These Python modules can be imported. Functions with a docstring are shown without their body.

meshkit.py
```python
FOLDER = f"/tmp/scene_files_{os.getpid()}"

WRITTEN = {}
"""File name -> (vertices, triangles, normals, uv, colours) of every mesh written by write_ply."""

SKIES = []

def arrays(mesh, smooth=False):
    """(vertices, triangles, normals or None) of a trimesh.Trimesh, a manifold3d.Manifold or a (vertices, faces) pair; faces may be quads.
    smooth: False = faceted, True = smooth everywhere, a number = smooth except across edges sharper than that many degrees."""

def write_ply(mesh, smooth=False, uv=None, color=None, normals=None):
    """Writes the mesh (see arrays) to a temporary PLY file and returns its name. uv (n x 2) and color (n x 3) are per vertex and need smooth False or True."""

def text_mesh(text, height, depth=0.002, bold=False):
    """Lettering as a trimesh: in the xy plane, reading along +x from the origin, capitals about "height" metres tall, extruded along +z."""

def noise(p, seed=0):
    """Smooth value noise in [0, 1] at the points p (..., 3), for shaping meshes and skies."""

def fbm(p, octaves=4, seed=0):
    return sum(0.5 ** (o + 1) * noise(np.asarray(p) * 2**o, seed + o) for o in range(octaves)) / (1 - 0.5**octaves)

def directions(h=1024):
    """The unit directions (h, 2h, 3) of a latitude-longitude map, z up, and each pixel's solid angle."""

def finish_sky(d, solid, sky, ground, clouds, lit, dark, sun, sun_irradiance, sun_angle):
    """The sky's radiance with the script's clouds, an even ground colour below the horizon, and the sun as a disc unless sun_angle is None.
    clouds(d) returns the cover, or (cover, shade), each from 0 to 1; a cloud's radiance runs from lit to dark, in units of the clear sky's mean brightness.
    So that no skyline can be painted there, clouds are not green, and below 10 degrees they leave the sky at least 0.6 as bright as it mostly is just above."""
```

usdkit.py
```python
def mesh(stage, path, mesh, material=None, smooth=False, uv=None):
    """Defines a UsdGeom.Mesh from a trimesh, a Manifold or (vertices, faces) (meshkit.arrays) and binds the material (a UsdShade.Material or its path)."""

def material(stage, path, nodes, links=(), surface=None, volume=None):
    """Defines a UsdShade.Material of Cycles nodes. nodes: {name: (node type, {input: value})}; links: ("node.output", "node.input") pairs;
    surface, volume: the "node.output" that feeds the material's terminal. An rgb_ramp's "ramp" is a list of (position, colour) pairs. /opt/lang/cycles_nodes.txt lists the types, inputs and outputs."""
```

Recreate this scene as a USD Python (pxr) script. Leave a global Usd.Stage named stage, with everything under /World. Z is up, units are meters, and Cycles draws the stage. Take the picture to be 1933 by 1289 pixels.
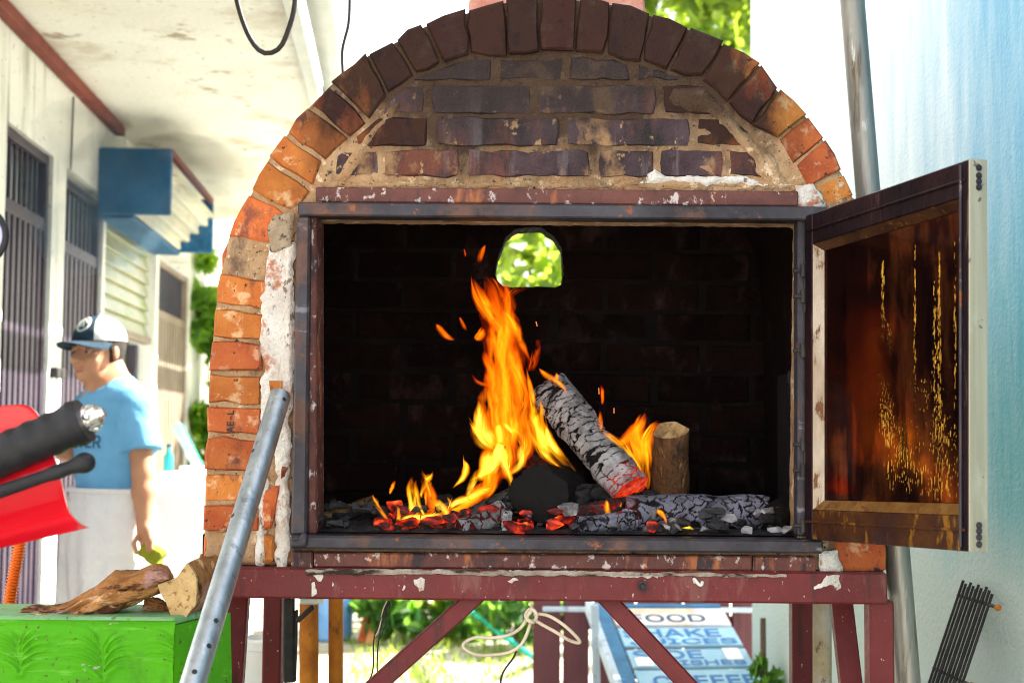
import math, random
import numpy as np, trimesh, manifold3d, usdkit, meshkit
from pxr import Usd, UsdGeom, UsdLux, UsdShade, Gf, Sdf, Vt
from scipy.spatial import cKDTree
from scipy.interpolate import CubicSpline, PchipInterpolator
from shapely.geometry import Polygon, LineString, Point, box as sbox
from shapely import affinity, union_all

random.seed(7)
rng = np.random.default_rng(7)
stage = Usd.Stage.CreateInMemory()
UsdGeom.SetStageUpAxis(stage, 'Z')
UsdGeom.SetStageMetersPerUnit(stage, 1.0)
UsdGeom.Xform.Define(stage, '/World')
UsdGeom.Scope.Define(stage, '/World/Looks')

# ------------------------------------------------------------------ camera, sky, sun, exposure
EYE = np.array([0.0, -2.6, 1.35]); FPX = 2600.0
PITCH, ROLL = math.radians(3.43), 0.008
_f = np.array([0, math.cos(PITCH), math.sin(PITCH)]); _r0 = np.array([1.0, 0, 0]); _u0 = np.cross(_r0, _f)
_r = math.cos(ROLL) * _r0 + math.sin(ROLL) * _u0
_u = np.cross(_r, _f)
cam = UsdGeom.Camera.Define(stage, '/World/camera')
m = np.eye(4); m[0, :3], m[1, :3], m[2, :3], m[3, :3] = _r, _u, -_f, EYE
cam.AddTransformOp().Set(Gf.Matrix4d(m.tolist()))
cam.CreateHorizontalApertureAttr(36.0); cam.CreateVerticalApertureAttr(24.0)
cam.CreateFocalLengthAttr(36.0 * FPX / 1933)
cam.CreateFStopAttr(4.5); cam.CreateFocusDistanceAttr(2.6)
cam.CreateExposureAttr(2.5)

SUN_AZ, SUN_EL = math.radians(62), math.radians(42)
sun_dir = np.array([math.sin(SUN_AZ) * math.cos(SUN_EL), math.cos(SUN_AZ) * math.cos(SUN_EL), math.sin(SUN_EL)])
usdkit.material(stage, '/World/Looks/sky_air', {
    'sky': ('sky_texture', {'sky_type': 'single_scattering', 'sun_disc': False, 'sun_elevation': SUN_EL, 'sun_rotation': SUN_AZ,
                            'air_density': 1.0, 'aerosol_density': 2.5, 'ozone_density': 1.0}),
    'tc': ('texture_coordinate', {}),
    'nz': ('noise_texture', {'scale': 2.2, 'detail': 5.0, 'roughness': 0.55}),
    'cov': ('map_range', {'from_min': 0.36, 'from_max': 0.62, 'to_min': 0.45, 'to_max': 0.95, 'clamp': True}),
    'mix': ('mix', {'color2': (4.3, 4.1, 3.9)}),
    'bg': ('background_shader', {'strength': 0.10})},
    [('tc.generated', 'nz.vector'), ('nz.fac', 'cov.value'), ('cov.result', 'mix.fac'), ('sky.color', 'mix.color1'), ('mix.color', 'bg.color')], surface='bg.background')
dome = UsdLux.DomeLight.Define(stage, '/World/sky')
UsdShade.MaterialBindingAPI.Apply(dome.GetPrim()).Bind(UsdShade.Material.Get(stage, '/World/Looks/sky_air'))
dome.GetPrim().SetCustomDataByKey('kind', 'structure'); dome.GetPrim().SetCustomDataByKey('label', 'bright hazy daytime sky'); dome.GetPrim().SetCustomDataByKey('category', 'sky')
sun = UsdLux.DistantLight.Define(stage, '/World/sun')
sun.CreateNormalizeAttr(True); sun.CreateIntensityAttr(1.25); sun.CreateAngleAttr(0.5); sun.CreateColorAttr(Gf.Vec3f(1.0, 0.95, 0.86))
sun.AddTransformOp().Set(Gf.Matrix4d().SetRotate(Gf.Rotation(Gf.Vec3d(0, 0, 1), Gf.Vec3d(*sun_dir))))

# ------------------------------------------------------------------ measuring the place from the photograph
def ray(px, py):
    return _f + (px - 966.5) / FPX * _r - (py - 644.5) / FPX * _u
def at(px, py, Y=0.0):                     # the point of the plane y = Y seen at that pixel
    d = ray(px, py); return EYE + d * ((Y - EYE[1]) / d[1])
def atd(px, py, d): return at(px, py, d - 2.6)
def atz(px, py, z):
    d = ray(px, py); return EYE + d * ((z - EYE[2]) / d[2])
def mm(Y=0.0): return (Y + 2.6) / FPX      # metres per photo pixel at that plane
BU = np.array([math.sin(math.radians(-4.75)), math.cos(math.radians(-4.75)), 0]); BN = np.array([BU[1], -BU[0], 0])   # along the lane, across it to the right
def lane(off, d, z):                       # off metres right of the line through the camera along the lane
    p = np.array([EYE[0], EYE[1], 0]) + BU * (d / BU[1]) + BN * off; return np.array([p[0], p[1], z])

# ------------------------------------------------------------------ things and parts
NAMES = {}
def numbered(parent, name):
    k = (parent, name); n = NAMES.get(k, -1) + 1; NAMES[k] = n
    return f'{parent}/{name}' if n == 0 else f'{parent}/{name}_{n:03d}'
def tag(prim, label=None, cat=None, group=None, kind=None):
    for k, v in (('label', label), ('category', cat), ('group', group), ('kind', kind)):
        if v: prim.SetCustomDataByKey(k, v)
    return prim
WHERE = {'/World': np.zeros(3)}
def thing(name, label, cat, loc=(0, 0, 0), group=None, kind=None):
    p = numbered('/World', name); x = UsdGeom.Xform.Define(stage, p); x.AddTranslateOp().Set(Gf.Vec3d(*map(float, loc)))
    tag(x.GetPrim(), label, cat, group, kind); WHERE[p] = np.array(loc, float); return p
def holder(parent, name, label=None):
    p = numbered(parent, name); x = UsdGeom.Xform.Define(stage, p); tag(x.GetPrim(), label); WHERE[p] = WHERE[parent]; return p
def put(parent, name, mesh, mat, smooth=False, label=None, cat=None, group=None, kind=None, var=None):
    """one Mesh prim. var: {name: per-vertex values} (then smooth must be False or True)"""
    p = numbered(parent, name); off = WHERE[parent]; WHERE[p] = off
    v, f, n = meshkit.arrays(mesh, smooth)
    v = v - off
    g = UsdGeom.Mesh.Define(stage, p)
    g.CreatePointsAttr(Vt.Vec3fArray.FromNumpy(v.astype(np.float32)))
    g.CreateFaceVertexCountsAttr(Vt.IntArray.FromNumpy(np.full(len(f), 3, np.int32)))
    g.CreateFaceVertexIndicesAttr(Vt.IntArray.FromNumpy(f.astype(np.int32).ravel()))
    g.CreateSubdivisionSchemeAttr('none')
    if n is not None:
        g.CreateNormalsAttr(Vt.Vec3fArray.FromNumpy(n.astype(np.float32))); g.SetNormalsInterpolation('vertex')
    for k, a in (var or {}).items():
        a = np.asarray(a, np.float32)
        UsdGeom.PrimvarsAPI(g).CreatePrimvar(k, Sdf.ValueTypeNames.FloatArray, 'vertex').Set(Vt.FloatArray.FromNumpy(a))
    UsdShade.MaterialBindingAPI.Apply(g.GetPrim()).Bind(UsdShade.Material.Get(stage, mat))
    tag(g.GetPrim(), label, cat, group, kind)
    return p

# ------------------------------------------------------------------ shapes
def cat(*ms):
    vs, fs, n = [], [], 0
    for a in ms:
        v, f, _ = meshkit.arrays(a); vs.append(v); fs.append(f + n); n += len(v)
    return np.vstack(vs), np.vstack(fs)
def hexa(c, bev=0.0):
    """box from 8 corners: four of the bottom ring, four of the top ring; chamfered by a hull of small offsets"""
    c = np.asarray(c, float)
    if bev <= 0:
        h = manifold3d.Manifold.hull_points(c); return meshkit.arrays(h)[:2]
    ctr = c.mean(0); pts = []
    for p in c:
        nb = c[np.argsort(np.linalg.norm(c - p, axis=1))]
        ring = c.reshape(2, 4, 3); i = np.where((c == p).all(1))[0][0]; a, b = divmod(i, 4)
        n3 = [ring[a][(b + 1) % 4], ring[a][(b - 1) % 4], ring[1 - a][b]]
        ds = [(q - p) / max(np.linalg.norm(q - p), 1e-9) * min(bev, 0.45 * np.linalg.norm(q - p)) for q in n3]
        pts += [p + ds[0] + ds[1], p + ds[0] + ds[2], p + ds[1] + ds[2]]
    return meshkit.arrays(manifold3d.Manifold.hull_points(np.array(pts)))[:2]
def box(lo, hi, bev=0.0):
    (x0, y0, z0), (x1, y1, z1) = lo, hi
    return hexa([(x0, y0, z0), (x1, y0, z0), (x1, y1, z0), (x0, y1, z0), (x0, y0, z1), (x1, y0, z1), (x1, y1, z1), (x0, y1, z1)], bev)
def bar(a, b, w, t, up=(0, 1, 0), bev=0.003):
    """rectangular bar from a to b; w across (in the plane normal to 'up'), t along 'up'"""
    a, b, up = (np.asarray(q, float) for q in (a, b, up)); e = (b - a) / np.linalg.norm(b - a)
    s = np.cross(e, up); s /= np.linalg.norm(s); q = np.cross(s, e)
    ring = [s * w / 2 * i + q * t / 2 * j for i, j in ((-1, -1), (1, -1), (1, 1), (-1, 1))]
    return hexa([a + k for k in ring] + [b + k for k in ring], bev)
def curve(pts, n=40):
    pts = np.asarray(pts, float); t = np.r_[0, np.cumsum(np.linalg.norm(np.diff(pts[:, :3], axis=0), axis=1))]; t /= t[-1]
    return CubicSpline(t, pts)(np.linspace(0, 1, n)) if len(pts) > 2 else pts[0] + (pts[-1] - pts[0]) * np.linspace(0, 1, n)[:, None]
def tube(path, r, n=10, cap=True):
    path = np.asarray(path, float); r = np.broadcast_to(r, len(path))
    t = np.gradient(path, axis=0); t /= np.linalg.norm(t, axis=1, keepdims=True)
    ref = np.array([0, 1.0, 0]) if abs(t[:, 1]).mean() < 0.8 else np.array([1.0, 0, 0])
    s = np.cross(t, ref); s /= np.linalg.norm(s, axis=1, keepdims=True); q = np.cross(s, t)
    a = np.arange(n) / n * 2 * np.pi
    v = (path[:, None] + r[:, None, None] * (np.cos(a)[None, :, None] * s[:, None] + np.sin(a)[None, :, None] * q[:, None])).reshape(-1, 3)
    f = []
    for i in range(len(path) - 1):
        for k in range(n):
            a0, a1, b0, b1 = i * n + k, i * n + (k + 1) % n, (i + 1) * n + k, (i + 1) * n + (k + 1) % n
            f += [(a0, b0, b1), (a0, b1, a1)]
    if cap:
        v = np.vstack([v, path[0], path[-1]]); c0, c1 = len(v) - 2, len(v) - 1; L = (len(path) - 1) * n
        for k in range(n): f += [(c0, k, (k + 1) % n), (c1, L + (k + 1) % n, L + k)]
    return v, np.array(f)
def pipe(path, ro, ri, n=28):
    """hollow round pipe"""
    path = np.asarray(path, float); o, fo = tube(path, ro, n, False); i, fi = tube(path, ri, n, False)
    v = np.vstack([o, i]); k = len(o); f = [*map(tuple, fo), *map(tuple, fi[:, ::-1] + k)]; L = (len(path) - 1) * n
    for a in range(n):
        b = (a + 1) % n
        f += [(a, b, k + b), (a, k + b, k + a), (L + a, k + L + b, L + b), (L + a, k + L + a, k + L + b)]
    return v, np.array(f)
def slab(poly, y0, y1):
    """a shapely polygon in (x, z) extruded from y0 (front) to y1"""
    ms = []
    for g in getattr(poly, 'geoms', [poly]):
        if g.is_empty or g.area < 1e-7: continue
        e = trimesh.creation.extrude_polygon(g, y1 - y0, engine='earcut'); v = e.vertices
        ms.append((np.stack([v[:, 0], y0 + v[:, 2], v[:, 1]], 1), e.faces[:, ::-1]))
    return cat(*ms)
def brick_from(pts, y0, y1, seed=0, cham=0.005, rough=0.0022, per=None):
    """a worn brick: outline pts (x, z), chamfered front at y0, back at y1"""
    g = np.random.default_rng(seed); P = np.asarray(pts, float)
    poly = Polygon(P)
    if poly.exterior.is_ccw is False: P = P[::-1]
    step = per or 0.028; out = []
    for a, b in zip(P, np.roll(P, -1, 0)):
        n = max(1, int(np.linalg.norm(b - a) / step))
        for k in range(n): out.append(a + (b - a) * k / n)
    R = np.array(out); c = R.mean(0)
    # round the four corners a little, then nibble the edge
    dd = np.minimum.reduce([np.linalg.norm(R - p, axis=1) for p in P]); R = R + (c - R) / np.linalg.norm(c - R, axis=1, keepdims=True) * (0.003 * (dd < 1e-6))[:, None]
    R = R + g.normal(0, rough, R.shape)
    n = len(R); inn = R + (c - R) / np.linalg.norm(c - R, axis=1, keepdims=True) * cham * g.uniform(0.6, 1.4, (n, 1))
    mid = c + (inn - c) * 0.55
    dy = g.normal(0, 0.0006, n); tilt = g.normal(0, 0.006, 2)
    def lay(Q, y): return np.stack([Q[:, 0], y + (Q - c) @ tilt, Q[:, 1]], 1)
    V = np.vstack([lay(R, y1 + 0 * dy), lay(R, y0 + cham + dy), lay(inn, y0 + dy), lay(mid, y0 + dy * 1.2), [[c[0], y0, c[1]]]])
    f = []
    for l in range(3):
        for k in range(n):
            a, b = l * n + k, l * n + (k + 1) % n; f += [(a, b, b + n), (a, b + n, a + n)]
    for k in range(n): f.append((3 * n + k, 3 * n + (k + 1) % n, 4 * n))
    return V, np.array(f)
def ragged(poly, amp=0.006, freq=60, seed=0, step=0.006):
    """the polygon with a ragged, trowelled edge"""
    def ring(ext):
        Ln = ext.length; n = max(12, int(Ln / step)); P = np.array([ext.interpolate(k * Ln / n).coords[0] for k in range(n)])
        q = np.stack([P[:, 0] * freq, P[:, 1] * freq, 0 * P[:, 0]], 1)
        return P + np.stack([meshkit.fbm(q, 3, seed) - 0.5, meshkit.fbm(q + 31, 3, seed) - 0.5], 1) * 2 * amp
    out = [Polygon(ring(g.exterior), [ring(i) for i in g.interiors]).buffer(0) for g in getattr(poly, 'geoms', [poly])]
    return out[0] if len(out) == 1 else union_all(out)
def grid(fn, nu, nv):
    u, v = np.meshgrid(np.linspace(0, 1, nu), np.linspace(0, 1, nv), indexing='ij'); P = fn(u.ravel(), v.ravel()); f = []
    i = np.arange(nu - 1)[:, None] * nv + np.arange(nv - 1)[None]; i = i.ravel()
    return P, np.vstack([np.stack([i, i + nv, i + nv + 1], 1), np.stack([i, i + nv + 1, i + 1], 1)])
def nets(field, lo, hi, h):
    """surface of field < 0 (vectorised signed distance), by naive surface nets"""
    lo, hi = np.asarray(lo, float), np.asarray(hi, float); n = np.ceil((hi - lo) / h).astype(int) + 1
    ax = [lo[k] + h * np.arange(n[k]) for k in range(3)]
    G = np.stack(np.meshgrid(*ax, indexing='ij'), -1); D = field(G.reshape(-1, 3)).reshape(n)
    S = D < 0
    c = [(i, j, k) for i in (0, 1) for j in (0, 1) for k in (0, 1)]
    def sub(A, o): return A[o[0]:n[0] - 1 + o[0], o[1]:n[1] - 1 + o[1], o[2]:n[2] - 1 + o[2]]
    cnt = sum(sub(S, o).astype(int) for o in c); act = (cnt > 0) & (cnt < 8)
    acc = np.zeros(act.shape + (3,)); num = np.zeros(act.shape)
    for a in range(8):
        for b in range(a + 1, 8):
            oa, ob = np.array(c[a]), np.array(c[b])
            if np.abs(oa - ob).sum() != 1: continue
            da, db = sub(D, oa), sub(D, ob); cr = (da < 0) != (db < 0)
            t = np.where(cr, da / np.where(cr, da - db, 1), 0)
            acc += np.where(cr[..., None], oa + t[..., None] * (ob - oa), 0); num += cr
    idx = -np.ones(act.shape, int); idx[act] = np.arange(act.sum())
    ijk = np.argwhere(act); V = lo + h * (ijk + acc[act] / num[act][:, None]); F = []
    for k in range(3):
        o1, o2 = [(1, 2), (2, 0), (0, 1)][k]
        a = [slice(0, n[q] - 1) if q == k else slice(1, n[q] - 1) for q in range(3)]
        b = list(a); b[k] = slice(1, n[k])
        s0, s1 = S[tuple(a)], S[tuple(b)]; P = np.argwhere(s0 != s1)
        if not len(P): continue
        fl = s0[tuple(P.T)]
        base = P + np.array([0 if q == k else 1 for q in range(3)])
        def cell(d1, d2):
            q = base.copy(); q[:, o1] += d1; q[:, o2] += d2; return idx[tuple(q.T)]
        q = np.stack([cell(-1, -1), cell(0, -1), cell(0, 0), cell(-1, 0)], 1)
        q = np.where(fl[:, None], q, q[:, ::-1]); F += [q[:, [0, 1, 2]], q[:, [0, 2, 3]]]
    return V, np.vstack(F)
def capsule(p, a, b, ra, rb):
    a, b = np.asarray(a, float), np.asarray(b, float); ab = b - a
    t = np.clip((p - a) @ ab / max(ab @ ab, 1e-12), 0, 1)
    return np.linalg.norm(p - a - t[:, None] * ab, axis=1) - (ra + (rb - ra) * t)
def ball(p, c, r, R=None):
    q = p - np.asarray(c, float)
    if R is not None: q = q @ np.asarray(R).T
    r = np.asarray(r, float) * np.ones(3); k0 = np.linalg.norm(q / r, axis=1); k1 = np.linalg.norm(q / r ** 2, axis=1)
    return k0 * (k0 - 1) / np.maximum(k1, 1e-9)
def smin(a, b, k): h = np.clip(0.5 + 0.5 * (b - a) / k, 0, 1); return b + (a - b) * h - k * h * (1 - h)

def plastered(poly, y0, edge=0.006, depth=0.010, amp=0.004, step=0.006, seed=0, freq=38):
    """a trowelled coat on the oven's face: thin at its rim, uneven inside"""
    from scipy.spatial import Delaunay
    import shapely
    vs, fs, nv = [], [], 0
    for g in getattr(poly, 'geoms', [poly]):
        if g.area < 2e-5: continue
        x0, z0, x1, z1 = g.bounds; gx, gz = np.meshgrid(np.arange(x0, x1, step), np.arange(z0, z1, step)); q = np.stack([gx.ravel(), gz.ravel()], 1)
        q = q + np.random.default_rng(seed).uniform(-.3, .3, q.shape) * step; q = q[shapely.contains_xy(g.buffer(-step * .4), q[:, 0], q[:, 1])]
        for r in [g.exterior, *g.interiors]:
            n = max(8, int(r.length / (step * .7))); q = np.vstack([q, [r.interpolate(k / n, normalized=True).coords[0] for k in range(n)]])
        T = Delaunay(q).simplices; c = q[T].mean(1); T = T[shapely.contains_xy(g, c[:, 0], c[:, 1])]
        d = shapely.distance(shapely.points(q), g.boundary)
        h = np.clip(d / edge, 0, 1) ** .6 * depth + amp * 2 * (meshkit.fbm(np.stack([q[:, 0] * freq, 0 * q[:, 0] + seed, q[:, 1] * freq], 1), 5, seed) - .5) * np.clip(d / edge, 0, 1)
        V = np.stack([q[:, 0], y0 + depth - h, q[:, 1]], 1); nrm = np.cross(V[T[:, 1]] - V[T[:, 0]], V[T[:, 2]] - V[T[:, 0]]); T = np.where((nrm[:, 1] < 0)[:, None], T, T[:, ::-1])
        vs.append(V); fs.append(T + nv); nv += len(V)
    return np.vstack(vs), np.vstack(fs)
# ------------------------------------------------------------------ materials
L = '/World/Looks/'
MADE = set()
def mat(name, c1, c2, scale=8, stretch=(1, 1, 1), rough=0.6, rough2=None, bump=0.3, bscale=None, bdist=0.01, metal=0.0, spots=None, lo=0.38, hi=0.62, detail=6.0, vary=0.0, extra=None, spec=0.28, coat=0.0, hue=0.0):
    """two colours mixed by noise, with fine relief; spots: (colour, scale, threshold, softness, stretch); vary: brightness change from piece to piece"""
    N = {'geo': ('geometry', {}), 'map': ('mapping', {'scale': stretch}), 'nz': ('noise_texture', {'scale': scale, 'detail': detail, 'roughness': 0.6}),
         'mr': ('map_range', {'from_min': lo, 'from_max': hi, 'clamp': True}), 'mix': ('mix', {'color1': c1, 'color2': c2}),
         'fine': ('noise_texture', {'scale': bscale or scale * 9, 'detail': 4.0, 'roughness': 0.65}), 'bump': ('bump', {'strength': bump, 'distance': bdist * 2.2}),
         'rr': ('map_range', {'from_min': 0.3, 'from_max': 0.7, 'to_min': rough, 'to_max': rough2 if rough2 is not None else rough, 'clamp': True}),
         'p': ('principled_bsdf', {'metallic': metal, 'roughness': rough, 'specular_ior_level': spec, 'coat_weight': coat})}
    K = [('geo.position', 'map.vector'), ('map.vector', 'nz.vector'), ('nz.fac', 'mr.value'), ('mr.result', 'mix.fac'), ('map.vector', 'fine.vector'), ('fine.fac', 'bump.height'),
         ('bump.normal', 'p.normal'), ('fine.fac', 'rr.value'), ('rr.result', 'p.roughness')]
    col = 'mix.color'
    for i, (sc, ss, th, soft, st) in enumerate(spots or []):
        N[f'sm{i}'] = ('mapping', {'scale': st, 'location': (3.1 * i + 1, 1.7 * i, 0.3)}); N[f'sn{i}'] = ('noise_texture', {'scale': ss, 'detail': 5.0, 'roughness': 0.65})
        N[f'sr{i}'] = ('map_range', {'from_min': .5 + (th - .5) * .62, 'from_max': .5 + (th - .5) * .62 + soft * .8, 'clamp': True}); N[f'sx{i}'] = ('mix', {'color2': sc})
        K += [('geo.position', f'sm{i}.vector'), (f'sm{i}.vector', f'sn{i}.vector'), (f'sn{i}.fac', f'sr{i}.value'), (f'sr{i}.result', f'sx{i}.fac'), (col, f'sx{i}.color1')]; col = f'sx{i}.color'
    if vary or hue:
        N['oi'] = ('object_info', {}); N['ov'] = ('map_range', {'to_min': 1 - vary, 'to_max': 1 + vary}); N['hs'] = ('hsv', {})
        K += [('oi.random', 'ov.value'), ('ov.result', 'hs.value'), (col, 'hs.color')]; col = 'hs.color'
        if hue:
            N['oh'] = ('math', {'math_type': 'multiply', 'value2': 7.31}); N['ofr'] = ('math', {'math_type': 'fraction'}); N['ohr'] = ('map_range', {'to_min': 0.5 - hue, 'to_max': 0.5 + hue})
            K += [('oi.random', 'oh.value1'), ('oh.value', 'ofr.value1'), ('ofr.value', 'ohr.value'), ('ohr.result', 'hs.hue')]
    if extra:
        col = extra(N, K, col)
    K.append((col, 'p.base_color'))
    usdkit.material(stage, L + name, N, K, surface='p.BSDF'); MADE.add(name); return L + name

def soot(N, K, col, dark=(0.0065, 0.0028, 0.0038), amount=0.95, c=(0.055, 2.0), r=(0.49, 0.30), breakup=1.1):
    """burnt-on soot above the fire door: a stain of its own with an uneven edge and drips"""
    N['s_map'] = ('mapping', {'scale': (1 / r[0], 0, 1 / r[1]), 'location': (-c[0] / r[0], 0, -c[1] / r[1])})
    N['s_len'] = ('vector_math', {'math_type': 'length'})
    N['s_nm'] = ('mapping', {'scale': (9, 9, 4.5)}); N['s_n'] = ('noise_texture', {'scale': 1.0, 'detail': 6.0, 'roughness': 0.62})
    N['s_b'] = ('math', {'math_type': 'multiply_add', 'value2': breakup, 'value3': -breakup / 2}); N['s_a'] = ('math', {'math_type': 'add'})
    N['s_r'] = ('map_range', {'from_min': 1.22, 'from_max': 0.78, 'to_min': 0.0, 'to_max': amount, 'clamp': True}); N['s_x'] = ('mix', {'color2': dark})
    K += [('geo.position', 's_map.vector'), ('s_map.vector', 's_len.vector1'), ('geo.position', 's_nm.vector'), ('s_nm.vector', 's_n.vector'), ('s_n.fac', 's_b.value1'),
          ('s_len.value', 's_a.value1'), ('s_b.value', 's_a.value2'), ('s_a.value', 's_r.value'), ('s_r.result', 's_x.fac'), (col, 's_x.color1')]
    return 's_x.color'

BRICK = mat('fired_brick', (0.36, 0.08942, 0.02142), (0.4464, 0.1391, 0.03366), 14, bump=0.55, bscale=130, bdist=0.004, rough=0.75, vary=0.22, hue=0.012, spec=0.2,
            spots=[((0.55, 0.30, 0.16), 22, 0.60, 0.10, (1, 1, 1)), ((0.16, 0.05, 0.03), 16, 0.62, 0.12, (1, 1, 0.6)), ((0.42, 0.22, 0.12), 60, 0.69, 0.10, (1, 1, .25)), ((0.04, 0.02, 0.02), 90, 0.70, 0.05, (1, 1, 1))], extra=soot)
PURPLE = mat('overburnt_brick', (0.026, 0.012, 0.016), (0.052, 0.030, 0.037), 16, bump=0.8, bscale=150, bdist=0.004, rough=0.6, vary=0.25, spec=0.3,
             spots=[((0.115, 0.034, 0.020), 7, 0.54, 0.14, (1, 1, 0.5)), ((0.24, 0.135, 0.065), 12, 0.60, 0.12, (1, 1, .7)), ((0.012, 0.008, 0.008), 10, 0.55, 0.16, (1, 1, 0.3)), ((0.10, 0.075, 0.085), 26, 0.62, 0.14, (1, 1, 0.10)), ((0.34, 0.21, 0.11), 34, 0.70, 0.06, (1, 1, .8))],
             extra=lambda N, K, c: soot(N, K, c, dark=(0.016, 0.008, 0.007), amount=0.85, c=(0.06, 2.12), r=(0.46, 0.20)))
MORTAR = mat('sandy_mortar', (0.345, 0.195, 0.0975), (0.435, 0.285, 0.165), 18, bump=0.8, bscale=120, bdist=0.006, rough=0.9,
             spots=[((0.15, 0.09, 0.06), 14, 0.56, 0.14, (1, 1, .5)), ((0.66, 0.48, 0.32), 30, 0.62, 0.08, (1, 1, 1)), ((0.05, 0.03, 0.02), 110, 0.68, 0.06, (1, 1, 1))],
             extra=lambda N, K, c: soot(N, K, c, dark=(0.026, 0.012, 0.008), amount=0.92, c=(0.06, 2.10), r=(0.52, 0.27)))
PLASTER = mat('white_plaster', (0.527, 0.4675, 0.425), (0.68, 0.646, 0.612), 16, bump=0.9, bscale=90, bdist=0.006, rough=0.9,
              spots=[((0.42, 0.30, 0.22), 20, 0.57, 0.12, (1, 1, .4)), ((0.40, 0.16, 0.09), 11, 0.64, 0.08, (1, 1, 1)), ((0.20, 0.15, 0.12), 45, 0.66, 0.06, (1, 1, .6))])
GREYMORTAR = mat('grey_mortar', (0.30, 0.22, 0.15), (0.42, 0.33, 0.24), 30, bump=0.9, bscale=140, bdist=0.006, rough=0.95, spots=[((0.10, 0.07, 0.05), 60, 0.60, 0.08, (1, 1, 1))])
STEEL = mat('bare_steel', (0.0288, 0.0256, 0.032), (0.056, 0.0528, 0.064), 7, stretch=(1, 1, 1), bump=0.25, bscale=90, bdist=0.003, rough=0.38, rough2=0.6, metal=0.55,
            spots=[((0.10, 0.055, 0.045), 9, 0.58, 0.14, (1, 1, 1)), ((0.15, 0.14, 0.16), 30, 0.66, 0.06, (0.2, 1, 1)), ((0.20, 0.07, 0.03), 24, 0.70, 0.05, (1, 1, 1))])
RUSTED = mat('rust_stained_flange', (0.08, 0.028, 0.0256), (0.128, 0.044, 0.036), 12, bump=0.5, bscale=110, bdist=0.003, rough=0.65,
             spots=[((0.30, 0.10, 0.04), 16, 0.60, 0.10, (1, 1, .25)), ((0.46, 0.38, 0.37), 60, 0.63, 0.08, (1, 1, .7)), ((0.035, 0.022, 0.025), 18, 0.60, 0.1, (1, 1, .3))])
MAROON = mat('maroon_paint', (0.1018, 0.01115, 0.01394), (0.1328, 0.01706, 0.01882), 6, bump=0.25, bscale=60, bdist=0.003, rough=0.42, rough2=0.6,
             spots=[((0.10, 0.018, 0.018), 9, 0.58, 0.18, (1, 1, .35)), ((0.07, 0.014, 0.014), 40, 0.60, 0.12, (1, 1, .10)), ((0.50, 0.42, 0.40), 120, 0.78, 0.03, (1, 1, .6))])
MAROONSPL = mat('maroon_paint_splashed', (0.1018, 0.01115, 0.01394), (0.1328, 0.01706, 0.01882), 6, bump=0.25, bscale=60, bdist=0.003, rough=0.42, rough2=0.6,
                spots=[((0.10, 0.018, 0.018), 9, 0.58, 0.18, (1, 1, .35)), ((0.07, 0.014, 0.014), 40, 0.60, 0.12, (1, 1, .10)), ((0.16, 0.05, 0.045), 17, 0.60, 0.10, (1, 1, .3)), ((0.50, 0.42, 0.40), 120, 0.76, 0.03, (1, 1, .6))])
SOOTY = mat('soot', (0.006, 0.005, 0.006), (0.010, 0.008, 0.008), 8, bump=0.5, bscale=70, bdist=0.006, rough=0.9, spec=0.08, spots=[((0.020, 0.014, 0.016), 13, 0.62, 0.14, (1, 1, .4))])
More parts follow.
